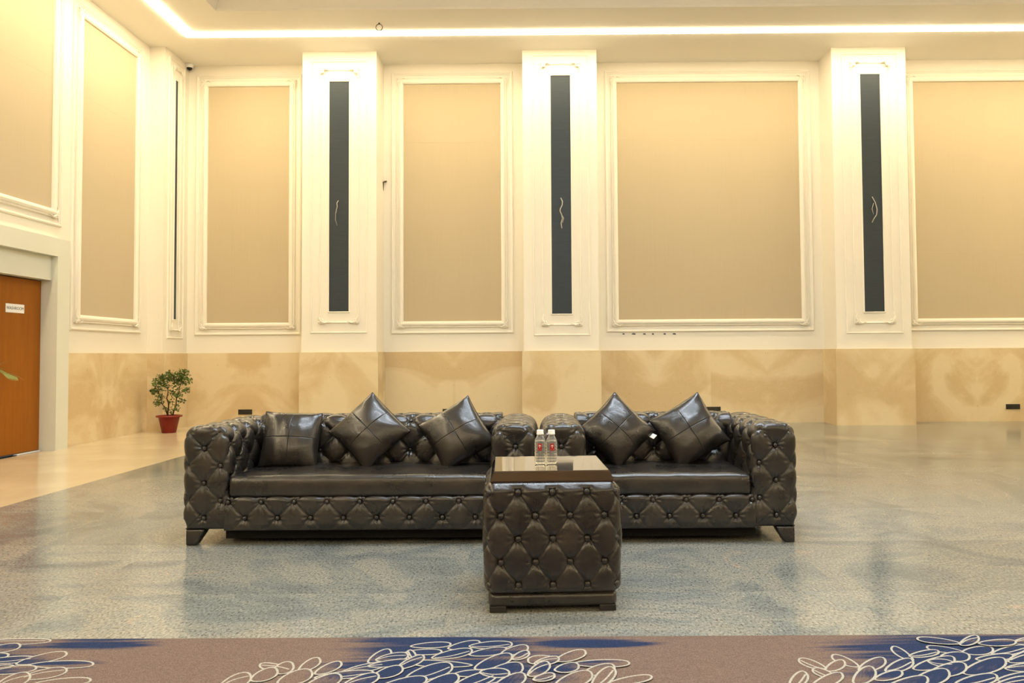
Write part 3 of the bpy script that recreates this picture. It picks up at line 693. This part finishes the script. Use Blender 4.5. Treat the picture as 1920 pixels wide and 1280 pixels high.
def sofa(name, X0, Y0, Wd, label, railx_bot, railx_top):
    root = empty(name, (X0, Y0, 0)); tag(root, label, 'sofa')
    AW, DP, ZB, ZT = 0.265, 0.86, 0.085, 0.715
    HA = ZT-ZB; rt = 0.085; rb = 0.005; re = 0.035
    ha, hb = 0.105, 0.105; A, pit = 0.024, 0.014
    # arms: axis = depth; section: c1 = across, c2 = up
    for side in (0, 1):
        s_top = HA+rt*(math.pi/2-2)+ (AW-2*rt)/2  # arclength at the middle of the arm top
        s_top = (HA-rt)+rt*math.pi/2+(AW-2*rt)/2
        a0 = 0.075
        fw = lambda a, s, c1, c2: tuft(a-a0, s-s_top, ha, hb, A, pit, side*1.7)*np.clip((c2-0.03)/0.05, 0, 1)-0.011
        cx = AW*(0.46 if side == 0 else 0.54)
        zc = 0.165-ZB
        fc = lambda c1, c2: (tuft(c1-cx, c2-zc, 0.1, 0.105, 0.016, 0.010, side*2.1, 0.42, 0.55))*np.clip((c2-0.03)/0.05, 0, 1)-0.010
        V, F = block(DP, AW, HA, rt, rb, re, RES, fw, fc)
        V = np.stack([V[:, 1], V[:, 0], V[:, 2]+ZB], -1); F = F[:, ::-1]
        off = 0 if side == 0 else Wd-AW
        V[:, 0] += off
        arm = mesh_obj('arm', V, F, 'leather', root, True)
        for i in range(-1, 2):                     # front face
            for j in range(0, 6):
                if (i+j) % 2: continue
                x, z = cx+i*0.1, zc+j*0.105
                if x < 0.02 or x > AW-0.02 or z < 0.04 or z > HA-0.02: continue
                if z > HA-0.09 and i != 0: continue
                if i == (-1 if side == 0 else 1): continue
                button(arm, (off+x, 0.010, ZB+z), (0, -1, 0))
        button(arm, (off+cx+(0.058 if side == 0 else -0.062), 0.004, ZB+0.558), (0, -0.9, 0.4))
        p, n, s = rrect(AW, HA, rt, rb, 0.004); smax = 2*(HA)+AW-0.2
        for i in range(0, 9):
            a = a0+i*ha
            if a > DP-0.05: continue
            for j in range(-7, 8):
                if (i+j) % 2: continue
                sv = s_top+j*hb
                if sv < 0.10 or sv > 2*s_top-0.10: continue
                q, nn = section_at(AW, HA, rt, rb, sv)
                inner = (q[0] > AW/2) if side == 0 else (q[0] < AW/2)
                if inner and abs(nn[0]) > 0.8 and (ZB+q[1] < 0.44 or a > DP-0.26): continue
                button(arm, (off+q[0]-nn[0]*0.015, a, ZB+q[1]-nn[1]*0.015), (nn[0], 0, nn[1]))
    # back
    BD, BT = 0.25, 0.725; x0 = AW-0.03; L = Wd-2*x0; HB = BT-ZB
    sb = (HB-rt); n_half = round((L-0.06)/2/ha)
    fa = lambda a, s, c1, c2: tuft(a-L/2, s-(0.50-ZB), ha*0.98, hb, A, pit, 0.6)-0.004
    V, F = block(L, BD, HB, rt, rb, 0.01, RES, fa)
    V = np.stack([V[:, 0]+x0, V[:, 1]+DP-BD+0.005, V[:, 2]+ZB], -1)
    back = mesh_obj('backrest', V, F, 'leather', root, True)
    nb_ = int((L/2-0.05)/ha)
    for i in range(-nb_, nb_+1):
        for j in range(-1, 4):
            if (i+j) % 2: continue
            sv = (0.50-ZB)+j*hb
            if sv < 0.36: continue
            q, nn = section_at(BD, HB, rt, rb, sv)
            button(back, (x0+L/2+i*ha*0.98, DP-BD+0.005+q[0]-nn[0]*0.008, ZB+q[1]-nn[1]*0.008), (0, nn[0], nn[1]))
    # front rail
    RH = 0.205; RD = 0.12; L = Wd-2*AW+0.04; x0 = AW-0.02
    step = (railx_bot[-1]-railx_bot[0])/(len(railx_bot)-1)/2; b0 = railx_bot[0]-X0-x0
    zb_, zt_ = 0.163-ZB, 0.263-ZB
    fr = lambda a, s, c1, c2: tuft(a-b0, s-zb_, step, zt_-zb_, 0.016, 0.011, 1.1, 0.42, 0.6)*np.clip(c2/0.045, 0, 1)-0.010
    V, F = block(L, RD, RH, 0.022, rb, 0.01, 0.006, fr)
    V = np.stack([V[:, 0]+x0, V[:, 1], V[:, 2]+ZB], -1)
    rail = mesh_obj('front_rail', V, F, 'leather', root, True)
    for k in range(-1, 40):
        x = b0+k*step
        if x < 0.01 or x > L-0.01: continue
        z = zb_ if k % 2 == 0 else zt_-0.004
        button(rail, (x0+x, 0.010, ZB+z), (0, -1, 0))
    # base under the seat, black and hung low to block light below
    MB().box(AW-0.03, Wd-AW+0.03, 0.07, DP-0.05, 0.03, 0.285).build('seat_deck', 'black_cloth', root)
    # seat cushion
    SL, SD, SH = Wd-2*AW-0.008, DP-BD-0.005, 0.122
    def crown(P3):
        u = np.clip(P3[:, 0]/SL, 0, 1); v = np.clip(P3[:, 1]/SD, 0, 1)
        c = (np.sin(math.pi*u)**0.35)*(0.45+0.55*np.sin(math.pi*v)**0.5); top = np.clip((P3[:, 2]-0.06)/0.06, 0, 1)
        P3[:, 2] += top*(0.012*c+0.0022*np.sin(P3[:, 0]*23+2*np.sin(P3[:, 1]*9))*c); 
        fr_ = np.clip(1-P3[:, 1]/0.05, 0, 1); P3[:, 1] -= fr_*0.006*np.sin(math.pi*np.clip(P3[:, 2]/SH, 0, 1))
        return P3
    V, F = block(SL, SD, SH, 0.026, 0.02, 0.026, 0.012, None, None, None, None, crown)
    V = np.stack([V[:, 0]+AW+0.004, V[:, 1]+0.012, V[:, 2]+0.288], -1)
    mesh_obj('seat_cushion', V, F, 'leather', root, True)
    # legs: outer edge upright, inner edge slanting
    for sx in (0, 1):
        for sy in (0, 1):
            tw, bw, td, bd, zt = 0.128, 0.075, 0.12, 0.075, 0.096
            X = lambda v: (v if sx == 0 else Wd-v); Yy = lambda v: (v if sy == 0 else DP-v)
            vs = [(X(0.0125), Yy(0.0115), 0), (X(bw), Yy(0.0115), 0), (X(bw), Yy(bd), 0), (X(0.0125), Yy(bd), 0), (X(0.0125), Yy(0.0115), zt), (X(tw), Yy(0.0115), zt), (X(tw), Yy(td), zt), (X(0.0125), Yy(td), zt)]
            fs = [(3, 2, 1, 0), (4, 5, 6, 7), (0, 1, 5, 4), (1, 2, 6, 5), (2, 3, 7, 6), (3, 0, 4, 7)]
            if (sx+sy) % 2: fs = [q[::-1] for q in fs]
            bm = bmesh.new(); bv = [bm.verts.new(v) for v in vs]
            for q in fs: bm.faces.new([bv[i] for i in q])
            bmesh.ops.bevel(bm, geom=bm.edges[:], offset=0.010, segments=3, profile=0.5, affect='EDGES')
            me = bpy.data.meshes.new('leg'); bm.to_mesh(me); bm.free(); me.materials.append(MT['leather'])
            me.polygons.foreach_set('use_smooth', [True]*len(me.polygons))
            o = bpy.data.objects.new('leg', me); COL.objects.link(o); o.parent = root
    return root
SY = 4.84
sofa('tufted_sofa', -2.178, SY, 2.135, 'longer tufted brown leather sofa with three cushions, left of the gap', [on_y(x, 971, SY)[0] for x in (457, 515, 580, 640, 700, 764, 827, 891)], None)
sofa('tufted_sofa', -0.008, SY, 1.54, 'shorter tufted brown leather sofa with two cushions, right of the gap', [on_y(x, 965, SY)[0] for x in (1194, 1261, 1319, 1381)], None)

# ---------------------------------------------------------------- loose cushions
def cushion(px, py, Y, side, roll, lean, yaw, label, seed, tagged=False, th=0.092):
    u = np.array(sorted(list(np.linspace(-1, 1, 90))+[-0.018, -0.005, 0.0, 0.005, 0.018])); n = len(u); U, Vv = np.meshgrid(u, u)
    hs = side/2
    pin = lambda a, b: a*(1-0.045*(1-b**2)*np.abs(a)**2)+0.008*np.sin(3.1*b+seed)*np.abs(a)**4
    X = hs*pin(U, Vv); Z = hs*pin(Vv, U)
    prof = ((1-np.abs(U)**2.1)*(1-np.abs(Vv)**2.1))**0.50
    r_ = np.random.default_rng(seed); wr = 0
    for k in range(7):
        ang = r_.uniform(0, 6.28); fr = r_.uniform(5, 15); wr = wr+np.sin(fr*(U*math.cos(ang)+Vv*math.sin(ang))+r_.uniform(0, 6.28))/(3+k)
    sag = 1+0.10*(-Vv)
    vs, fs = [], []
    Tt = th*prof*sag
    for sgn in (-1, 1):
        seam = 0.005*(np.exp(-(U/0.008)**2)+np.exp(-(Vv/0.008)**2)) if sgn < 0 else 0
        corner = np.clip(np.abs(U)*np.abs(Vv)-0.35, 0, 1)
        T = Tt+0.0036*wr*prof**0.3*(1+4*corner)-seam*prof
        T = np.maximum(T, 0.006)
        P3 = np.stack([X, sgn*T, Z], -1).reshape(-1, 3); b = len(vs); vs += list(map(tuple, P3))
        for i in range(n-1):
            for j in range(n-1):
                q = (b+i*n+j, b+i*n+j+1, b+(i+1)*n+j+1, b+(i+1)*n+j); fs.append(q if sgn < 0 else q[::-1])
    bd = [j for j in range(n)]+[i*n+n-1 for i in range(1, n)]+[(n-1)*n+j for j in range(n-2, -1, -1)]+[i*n for i in range(n-2, 0, -1)]
    for k in range(len(bd)): a, b = bd[k], bd[(k+1) % len(bd)]; fs.append((b, a, n*n+a, n*n+b))
    c = on_y(px, py, Y)
    root = empty('cushion', tuple(c))
    root.rotation_mode = 'QUATERNION'
    root.rotation_quaternion = (Matrix.Rotation(yaw, 4, 'Z') @ Matrix.Rotation(-lean, 4, 'X') @ Matrix.Rotation(-roll, 4, 'Y')).to_quaternion()
    mesh_obj('cushion_cover', vs, fs, 'leather', root, True)
    m = MB(); pts = [vs[i] for i in bd]; pts = [(p[0]*0.999, 0.0, p[2]*0.999) for p in pts]+[(vs[bd[0]][0]*0.999, 0, vs[bd[0]][2]*0.999)]
    m.tube(pts, 0.0030, 6, False); m.build('edge_seam', 'black_cloth', root, True)
    if tagged:
        q = MB().add([(hs*0.66, -0.004, -hs*0.98), (hs*0.70, -0.010, -hs*0.98-0.030), (hs*0.88, -0.014, -hs*0.98-0.030), (hs*0.84, -0.004, -hs*0.98)], [(0, 1, 2, 3)]).build('care_tag', 'white', root)
        tag(q, 'small white care tag')
    tag(root, label, 'cushion', 'leather scatter cushions on the sofas')
R = math.radians
SQ = lambda d: R(d)
cushion(546, 824, 5.33, 0.375, R(-3), R(20), R(6), 'upright square leather cushion against the arm of the longer sofa', 1)
cushion(693, 808, 5.33, 0.385, R(45), R(20), R(0), 'leather cushion set on its corner in the middle of the longer sofa', 2)
cushion(857, 813, 5.33, 0.385, R(33), R(20), R(-6), 'tilted leather cushion on the longer sofa, nearest the gap between the sofas', 3)
cushion(1156, 807, 5.33, 0.375, R(44), R(20), R(4), 'leather cushion on the shorter sofa nearest the gap, with a white tag', 4, True)
cushion(1292, 807, 5.33, 0.385, R(31), R(20), R(-6), 'tilted leather cushion on the shorter sofa against its outer arm', 5)

# ---------------------------------------------------------------- side table
tab = empty('side_table', (0.029, 3.860, 0), R(2.6)); tag(tab, 'square tufted leather side table with a glossy brown wooden top', 'side table')
BW = 0.604
# body: axis = up; section c1 = x, c2 = y
def bulge(t): return 1+0.030*math.sin(math.pi*min(1, max(0, t)))-0.02*t*0
HX, HZ = 0.0765, 0.1015
cps = BW/2   # centre of a side in arclength
per_side = BW-2*0.05+0.05*math.pi/2
def tw_(a, s, c1, c2):
    # s runs up the c1=0 side, across, down, back; recentre each side
    k = np.floor((s-0.05+0.05*math.pi/4)/per_side); loc = s-cps-k*per_side
    return tuft(loc, a-0.041, HX, HZ, 0.013, 0.008, 0.4, 0.34, 0.45, 0.0012, 0.0042, 0.0045)*np.clip((0.485-a)/0.03, 0, 1)-0.010
V, F = block(0.49, BW, BW, 0.05, 0.05, 0.035, 0.0042, tw_, None, None, bulge)
V = np.stack([V[:, 1]-BW/2, V[:, 2]-BW/2, V[:, 0]+0.082], -1)
body = mesh_obj('table_body', V, F, 'leather', tab, True)
for k in range(4):
    an = k*math.pi/2; c_, s_ = math.cos(an), math.sin(an)
    for j in range(5):
        for i in range(-4, 5):
            if (i+j) % 2: continue
            x = i*HX; z = 0.082+0.041+j*HZ
            if abs(i) == 4 and k % 2: continue
            d = BW/2*bulge((z-0.082)/0.49)-0.009-(0.006 if abs(i) == 4 else 0)
            if abs(i) == 4: x = math.copysign(0.284, x); 
            px_, py_ = x, -d
            nn = (0, -1) if abs(i) < 4 else (math.copysign(0.6, x), -0.8)
            if abs(i) == 4: d += 0.002; py_ = -d
            button(body, (px_*c_-py_*s_, px_*s_+py_*c_, z), (nn[0]*c_-nn[1]*s_, nn[0]*s_+nn[1]*c_, 0), 1.1)
V, F = block(0.060, 0.575, 0.575, 0.03, 0.03, 0.02, 0.012)
V = np.stack([V[:, 1]-0.2875, V[:, 2]-0.2875, V[:, 0]+0.024], -1); mesh_obj('plinth', V, F, 'leather', tab, True)
for sx in (-1, 1):
    for sy in (-1, 1):
        x, y = sx*0.245, sy*0.245; MB().bevbox(x-0.037, x+0.037, y-0.037, y+0.037, 0, 0.028, 0.003).build('foot', 'black_foot', tab)
tt = MB()
rings = [(0.268, 0.568), (0.276, 0.572), (0.2765, 0.578), (0.2625, 0.612), (0.2605, 0.6175), (0.257, 0.620)]
vs = [(sx*h_, sy*h_, z) for h_, z in rings for sx, sy in ((-1, -1), (1, -1), (1, 1), (-1, 1))]
fs = [(l*4+k, l*4+(k+1) % 4, (l+1)*4+(k+1) % 4, (l+1)*4+k) for l in range(5) for k in range(4)]+[(3, 2, 1, 0), (20, 21, 22, 23)]
tt.add(vs, fs).build('table_top', 'table_wood', tab)
TTOP = 0.620

# ---------------------------------------------------------------- water bottles
def bottle(px, label, rz):
    p = on_z(px, 870.5, TTOP); r = empty('water_bottle', (p[0], p[1]+0.02, TTOP+0.0005), rz)
    prof = [(0.004, 0.004), (0.018, 0.001), (0.0245, 0.003), (0.0265, 0.010)]
    for k in range(6):
        z = 0.020+k*0.0135; prof += [(0.0265, z), (0.0261, z+0.003), (0.0265, z+0.006)]
    prof += [(0.0265, 0.106), (0.0255, 0.113), (0.0150, 0.134), (0.0130, 0.138), (0.0130, 0.150), (0.004, 0.150)]
    MB().lathe(prof, 28).build('bottle_body', 'pet', r, True)
    wp = [(max(0.002, rr-0.0016), z+0.0012) for rr, z in prof if z < 0.112]+[(0.0238, 0.1125), (0.002, 0.1125)]
    MB().lathe(wp, 28).build('water', 'water', r, True)
    cp = [(0.002, 0.139), (0.0168, 0.139), (0.0172, 0.141), (0.0172, 0.146), (0.0162, 0.147), (0.0162, 0.159), (0.0152, 0.1615), (0.002, 0.162)]
    cap = MB().lathe(cp, 28).build('cap', 'white', r, True)
    # red paper label on the front, curved round the bottle
    def patch(a0, a1, z0, z1, rad, name, mat, parent, n=8):
        vs = []; fs = []
        for i in range(n+1):
            a = a0+(a1-a0)*i/n
            for z in (z0, z1): vs.append((rad*math.sin(a), -rad*math.cos(a), z))
        for i in range(n): fs.append((2*i, 2*i+2, 2*i+3, 2*i+1))
        return mesh_obj(name, vs, fs, mat, parent)
    lb = patch(-0.36, 0.36, 0.066, 0.099, 0.0272, 'label', 'red_label', r)
    m = MB()
    def bar(a0, a1, z0, z1):
        vs = [(0.0275*math.sin(a), -0.0275*math.cos(a), z) for a in (a0, a1) for z in (z0, z1)]; m.add(vs, [(0, 2, 3, 1)])
    bar(-0.035, 0.035, 0.078, 0.088); bar(-0.15, 0.15, 0.088, 0.0905); bar(-0.10, 0.10, 0.0905, 0.0925); bar(-0.21, -0.13, 0.086, 0.089); bar(0.13, 0.21, 0.086, 0.089)
    bar(-0.22, 0.22, 0.0705, 0.0720)
    m.build('emblem', 'white', lb)
    tag(r, label, 'bottle', 'small water bottles on the side table')
bottle(1013, 'small clear water bottle with red label, the left one of the pair', R(-4))
bottle(1034.5, 'small clear water bottle with red label, the right one of the pair', R(6))

# ---------------------------------------------------------------- potted plant by the corner
pp = on_z(318, 810.5); plant = empty('potted_plant', (pp[0], pp[1]-0.02, 0)); tag(plant, 'small leafy shrub in a red plastic pot by the corner pillar', 'plant')
MB().lathe([(0.02, 0.0), (0.098, 0.0), (0.102, 0.006), (0.150, 0.235), (0.186, 0.238), (0.188, 0.262), (0.165, 0.264), (0.150, 0.255), (0.145, 0.225), (0.02, 0.222)], 32).build('pot', 'terracotta', plant, True)
MB().lathe([(0.005, 0.21), (0.144, 0.21), (0.144, 0.232), (0.07, 0.24), (0.005, 0.242)], 20).build('soil', 'soil', plant, True)
br = MB(); tips = []
def stem(p0, p1, r0, r1, n=6, wob=0.02):
    pts = []; 
    for i in range(n+1):
        t = i/n; q = np.array(p0)*(1-t)+np.array(p1)*t+np.array([rng.uniform(-wob, wob), rng.uniform(-wob, wob), 0])*math.sin(math.pi*t); pts.append(q)
    br.tube(pts, [r0+(r1-r0)*i/n for i in range(n+1)], 5); return pts
s1 = stem((-0.02, 0, 0.235), (-0.03, 0.02, 0.66), 0.013, 0.006); s2 = stem((0.05, 0.0, 0.235), (0.17, 0.02, 0.76), 0.012, 0.005); s3 = stem((-0.02, -0.01, 0.26), (-0.16, -0.03, 0.62), 0.008, 0.004)
leaf_sites = []
# leaf clumps read off the crown: centre (dx, dz from the pot top), radius
for cx, cz, rr, nn in ((0.06, 0.86, 0.10, 70), (0.20, 0.88, 0.10, 70), (-0.03, 0.82, 0.10, 60), (0.13, 0.79, 0.10, 60), (-0.16, 0.76, 0.09, 55), (-0.08, 0.70, 0.08, 35), (0.25, 0.78, 0.08, 30), (-0.21, 0.63, 0.07, 38), (-0.29, 0.63, 0.03, 8), (0.26, 0.64, 0.06, 26), (0.10, 0.70, 0.08, 24), (0.05, 0.60, 0.08, 22), (0.14, 0.56, 0.07, 24), (0.19, 0.48, 0.05, 18), (-0.13, 0.54, 0.06, 18), (-0.17, 0.45, 0.07, 30), (0.02, 0.46, 0.06, 12), (0.11, 0.37, 0.07, 18), (-0.06, 0.36, 0.06, 10), (0.02, 0.31, 0.05, 8), (0.24, 0.93, 0.04, 12), (-0.10, 0.85, 0.06, 18)):
    ctr = np.array([cx, rng.uniform(-0.06, 0.06), cz]); b0 = min(s1+s2+s3, key=lambda q: np.linalg.norm(q-ctr)+max(0, q[2]-ctr[2])*2)
    stem(tuple(b0), tuple(ctr), 0.0045, 0.002, 4, 0.01)
    for k in range(int(nn*1.9)):
        v = nrng.normal(size=3); v /= np.linalg.norm(v); leaf_sites.append(ctr+v*rr*1.2*rng.random()**0.45*np.array([1, 0.9, 0.75]))
br.build('branches', 'bark', plant, True)
lv, lf = [], []
for c in leaf_sites:
    L, wd = rng.uniform(0.026, 0.050), rng.uniform(0.010, 0.017)
    d = nrng.normal(size=3); d[2] = d[2]*0.5-0.1; d /= np.linalg.norm(d); u_ = nrng.normal(size=3); u_ -= d*np.dot(u_, d); u_ /= np.linalg.norm(u_); n_ = np.cross(d, u_)
    b = len(lv); lv += [tuple(c-d*L/2), tuple(c-d*L*0.1+u_*wd+n_*0.003), tuple(c+d*L/2-n_*0.004), tuple(c-d*L*0.1-u_*wd+n_*0.003), tuple(c-n_*0.002)]
    lf += [(b, b+1, b+4), (b+1, b+2, b+4), (b+2, b+3, b+4), (b+3, b, b+4)]
fo = mesh_obj('foliage', lv, lf, 'leaf', plant); tag(fo, kind='stuff')

# ---------------------------------------------------------------- palm standing at the left edge of the picture
tipP = on_y(44, 710, 7.7)
palm = empty('potted_palm', (tipP[0]-0.84, 7.75, 0)); tag(palm, 'potted palm by the orange door, only a frond tip in view', 'plant')
MB().lathe([(0.02, 0), (0.13, 0), (0.135, 0.01), (0.18, 0.29), (0.20, 0.295), (0.20, 0.325), (0.175, 0.325), (0.165, 0.28), (0.02, 0.275)], 28).build('pot', 'terracotta', palm, True)
MB().lathe([(0.005, 0.26), (0.164, 0.26), (0.164, 0.285), (0.005, 0.295)], 20).build('soil', 'soil', palm, True)
def frond(az, reach, z_top, z_tip, n=34):
    m = MB(); ca, sa = math.cos(az), math.sin(az); spine = []
    for i in range(n+1):
        t = i/n; rr = reach*t; z = 0.28+(z_top-0.28)*math.sin(min(1, t*1.35)*math.pi/2)-(z_top-z_tip)*max(0, (t-0.55)/0.45)**1.6
        spine.append(np.array([rr*ca, rr*sa, z]))
    m.tube(spine, [0.007*(1-0.8*i/n) for i in range(n+1)], 5)
    for i in range(9, n+1):
        t = i/n; d = spine[i]-spine[i-1]; d /= np.linalg.norm(d); sd = np.array([-sa, ca, 0])
        Lf = 0.30*min(1, reach/0.6)*math.sin(math.pi*(0.18+0.78*t))+0.05
        for s_ in (-1, 1):
            e = spine[i]+d*Lf*0.85+sd*s_*Lf*0.5+np.array([0, 0, -0.05*Lf/0.3]); mid = (spine[i]+e)/2+np.array([0, 0, 0.012]); wv = np.cross(e-spine[i], [0, 0, 1.0]); wv /= np.linalg.norm(wv)+1e-9
            m.add([spine[i]-wv*0.003, spine[i]+wv*0.003, mid+wv*0.009, mid-wv*0.009, e], [(0, 1, 2, 3), (3, 2, 4)])
    return m.build('frond', 'palm', palm)
frond(0.0, 0.72, 1.06, 0.965)
for az, re_, zt_, ztip in ((1.35, 0.50, 1.35, 1.15), (1.9, 0.30, 1.3, 1.15), (3.0, 0.12, 1.35, 1.3), (4.2, 0.28, 1.3, 1.1), (4.9, 0.50, 1.25, 1.0), (1.5, 0.14, 1.5, 1.45)): frond(az, re_, zt_, ztip)

# ---------------------------------------------------------------- small fittings
def socket(px, py, label):
    p = on_y(px, py, YB-0.03); r = empty('floor_socket_plate', (p[0], YB-0.0305, p[2]))
    MB().bevbox(-0.115, 0.115, -0.012, 0, -0.042, 0.042, 0.003).build('cover_plate', 'black_plastic', r)
    for k in (-0.07, 0, 0.07): MB().bevbox(k-0.028, k+0.028, -0.0145, -0.011, -0.028, 0.028, 0.001).build('socket_module', 'black_plastic', r)
    r.name = 'wall_socket'; tag(r, label, 'socket', 'black sockets along the marble dado')
socket(460, 772, 'black wall socket low on the marble near the potted plant')
socket(843, 771, 'black wall socket half hidden behind the longer sofa cushion')
socket(1338, 767, 'black wall socket just above the shorter sofa back')
socket(1899, 762, 'black wall socket low on the marble at the far right')
def wire(name, pts, Y, label, rad=0.006, forked=None):
    m = MB(); q = [on_y(x, y, Y) for x, y in pts]; n = len(q)
    # smooth the polyline and let the wire stand off the wall
    P_ = []
    for i in range(n-1):
        for t in np.linspace(0, 1, 5, endpoint=False): P_.append(q[i]*(1-t)+q[i+1]*t)
    P_.append(q[-1]); P_ = [np.array([p[0], Y-0.004-0.03*math.sin(math.pi*min(1, (i+0.0)/(len(P_)-1))), p[2]]) for i, p in enumerate(P_)]
    m.tube(P_, rad, 6); r = empty(name, tuple(P_[0])); o = m.build('wire_core', 'wire_grey', r, True); o.location = -Vector(P_[0])
    if forked:
        m2 = MB(); q2 = [on_y(x, y, Y) for x, y in forked]; m2.tube([np.array([p[0], Y-0.02, p[2]]) for p in q2], rad*0.6, 5); o2 = m2.build('wire_end', 'wire_grey', r, True); o2.location = -Vector(P_[0])
    tag(r, label, 'wire', 'loose wires on the dark strips')
wire('loose_wire', [(634.5, 376), (632.5, 381), (633.5, 388), (631.5, 394), (630, 399)], PY0, 'short loose wire on the dark strip of the pillar nearest the corner', 0.006, [(630, 399), (629.5, 412), (633, 423)])
wire('loose_wire', [(1051.5, 371), (1054.5, 378), (1054, 385), (1050.5, 392), (1050, 396), (1053, 403), (1054.5, 410), (1052, 418), (1053.5, 428)], PY0, 'wavy pale loose wire on the dark strip of the middle pillar', 0.009, [(1053, 403), (1057, 409), (1054.5, 418)])
wire('loose_wire', [(1635, 369), (1640, 380), (1643, 393), (1642, 403), (1637, 411), (1635, 417)], PY0, 'curved loose wire on the dark strip of the pillar furthest right', 0.007, [(1637, 381), (1634, 392), (1637, 402)])
# steel stub sticking out of the wall beside the first pillar
b0 = on_y(724, 340, YB); hk = empty('wall_bracket', (b0[0], YB, b0[2])); tag(hk, 'small rusty steel stub poking from the wall beside the first pillar', 'bracket')
MB().tube([(0, 0.0, 0), (-0.02, -0.06, -0.02), (-0.035, -0.09, -0.04)], [0.016, 0.014, 0.010], 6).build('stub', 'rust', hk, True)
MB().tube([(-0.03, -0.08, -0.03), (-0.035, -0.06, -0.09), (-0.04, -0.03, -0.16)], [0.012, 0.010, 0.006], 6).build('hook_end', 'rust', hk, True)
# ring hanging from the ceiling border
rg = on_z(711, 43, ZC); ring = empty('ceiling_ring', (rg[0], rg[1], ZC)); tag(ring, 'small dark steel ring hanging from the ceiling by the light line', 'hook')
MB().tube([(0.048*math.sin(a), 0, -0.066+0.048*math.cos(a)) for a in np.linspace(0, 2*math.pi, 25)], 0.006, 6, False).build('steel_ring', 'rust', ring, True)
MB().tube([(0, 0, 0), (0, 0, -0.02)], 0.012, 8).build('eye_screw', 'rust', ring, True)
# dome camera in the corner
cc = on_z(356.5, 121, ZC); cctv = empty('dome_camera', (cc[0], cc[1]-0.02, ZC)); tag(cctv, 'white dome security camera with dark lens in the ceiling corner', 'security camera')
MB().lathe([(0.005, 0), (0.062, 0), (0.064, -0.02), (0.062, -0.05), (0.052, -0.064), (0.005, -0.066)][::-1], 24).build('camera_housing', 'white', cctv, True)
MB().lathe([(0.002, -0.108), (0.02, -0.104), (0.038, -0.088), (0.046, -0.066), (0.046, -0.055), (0.002, -0.055)], 24).build('lens_dome', 'dark_glass', cctv, True)
MB().box(-0.08, -0.055, -0.012, 0.012, -0.02, 0.0).build('mount_tab', 'black_plastic', cctv)
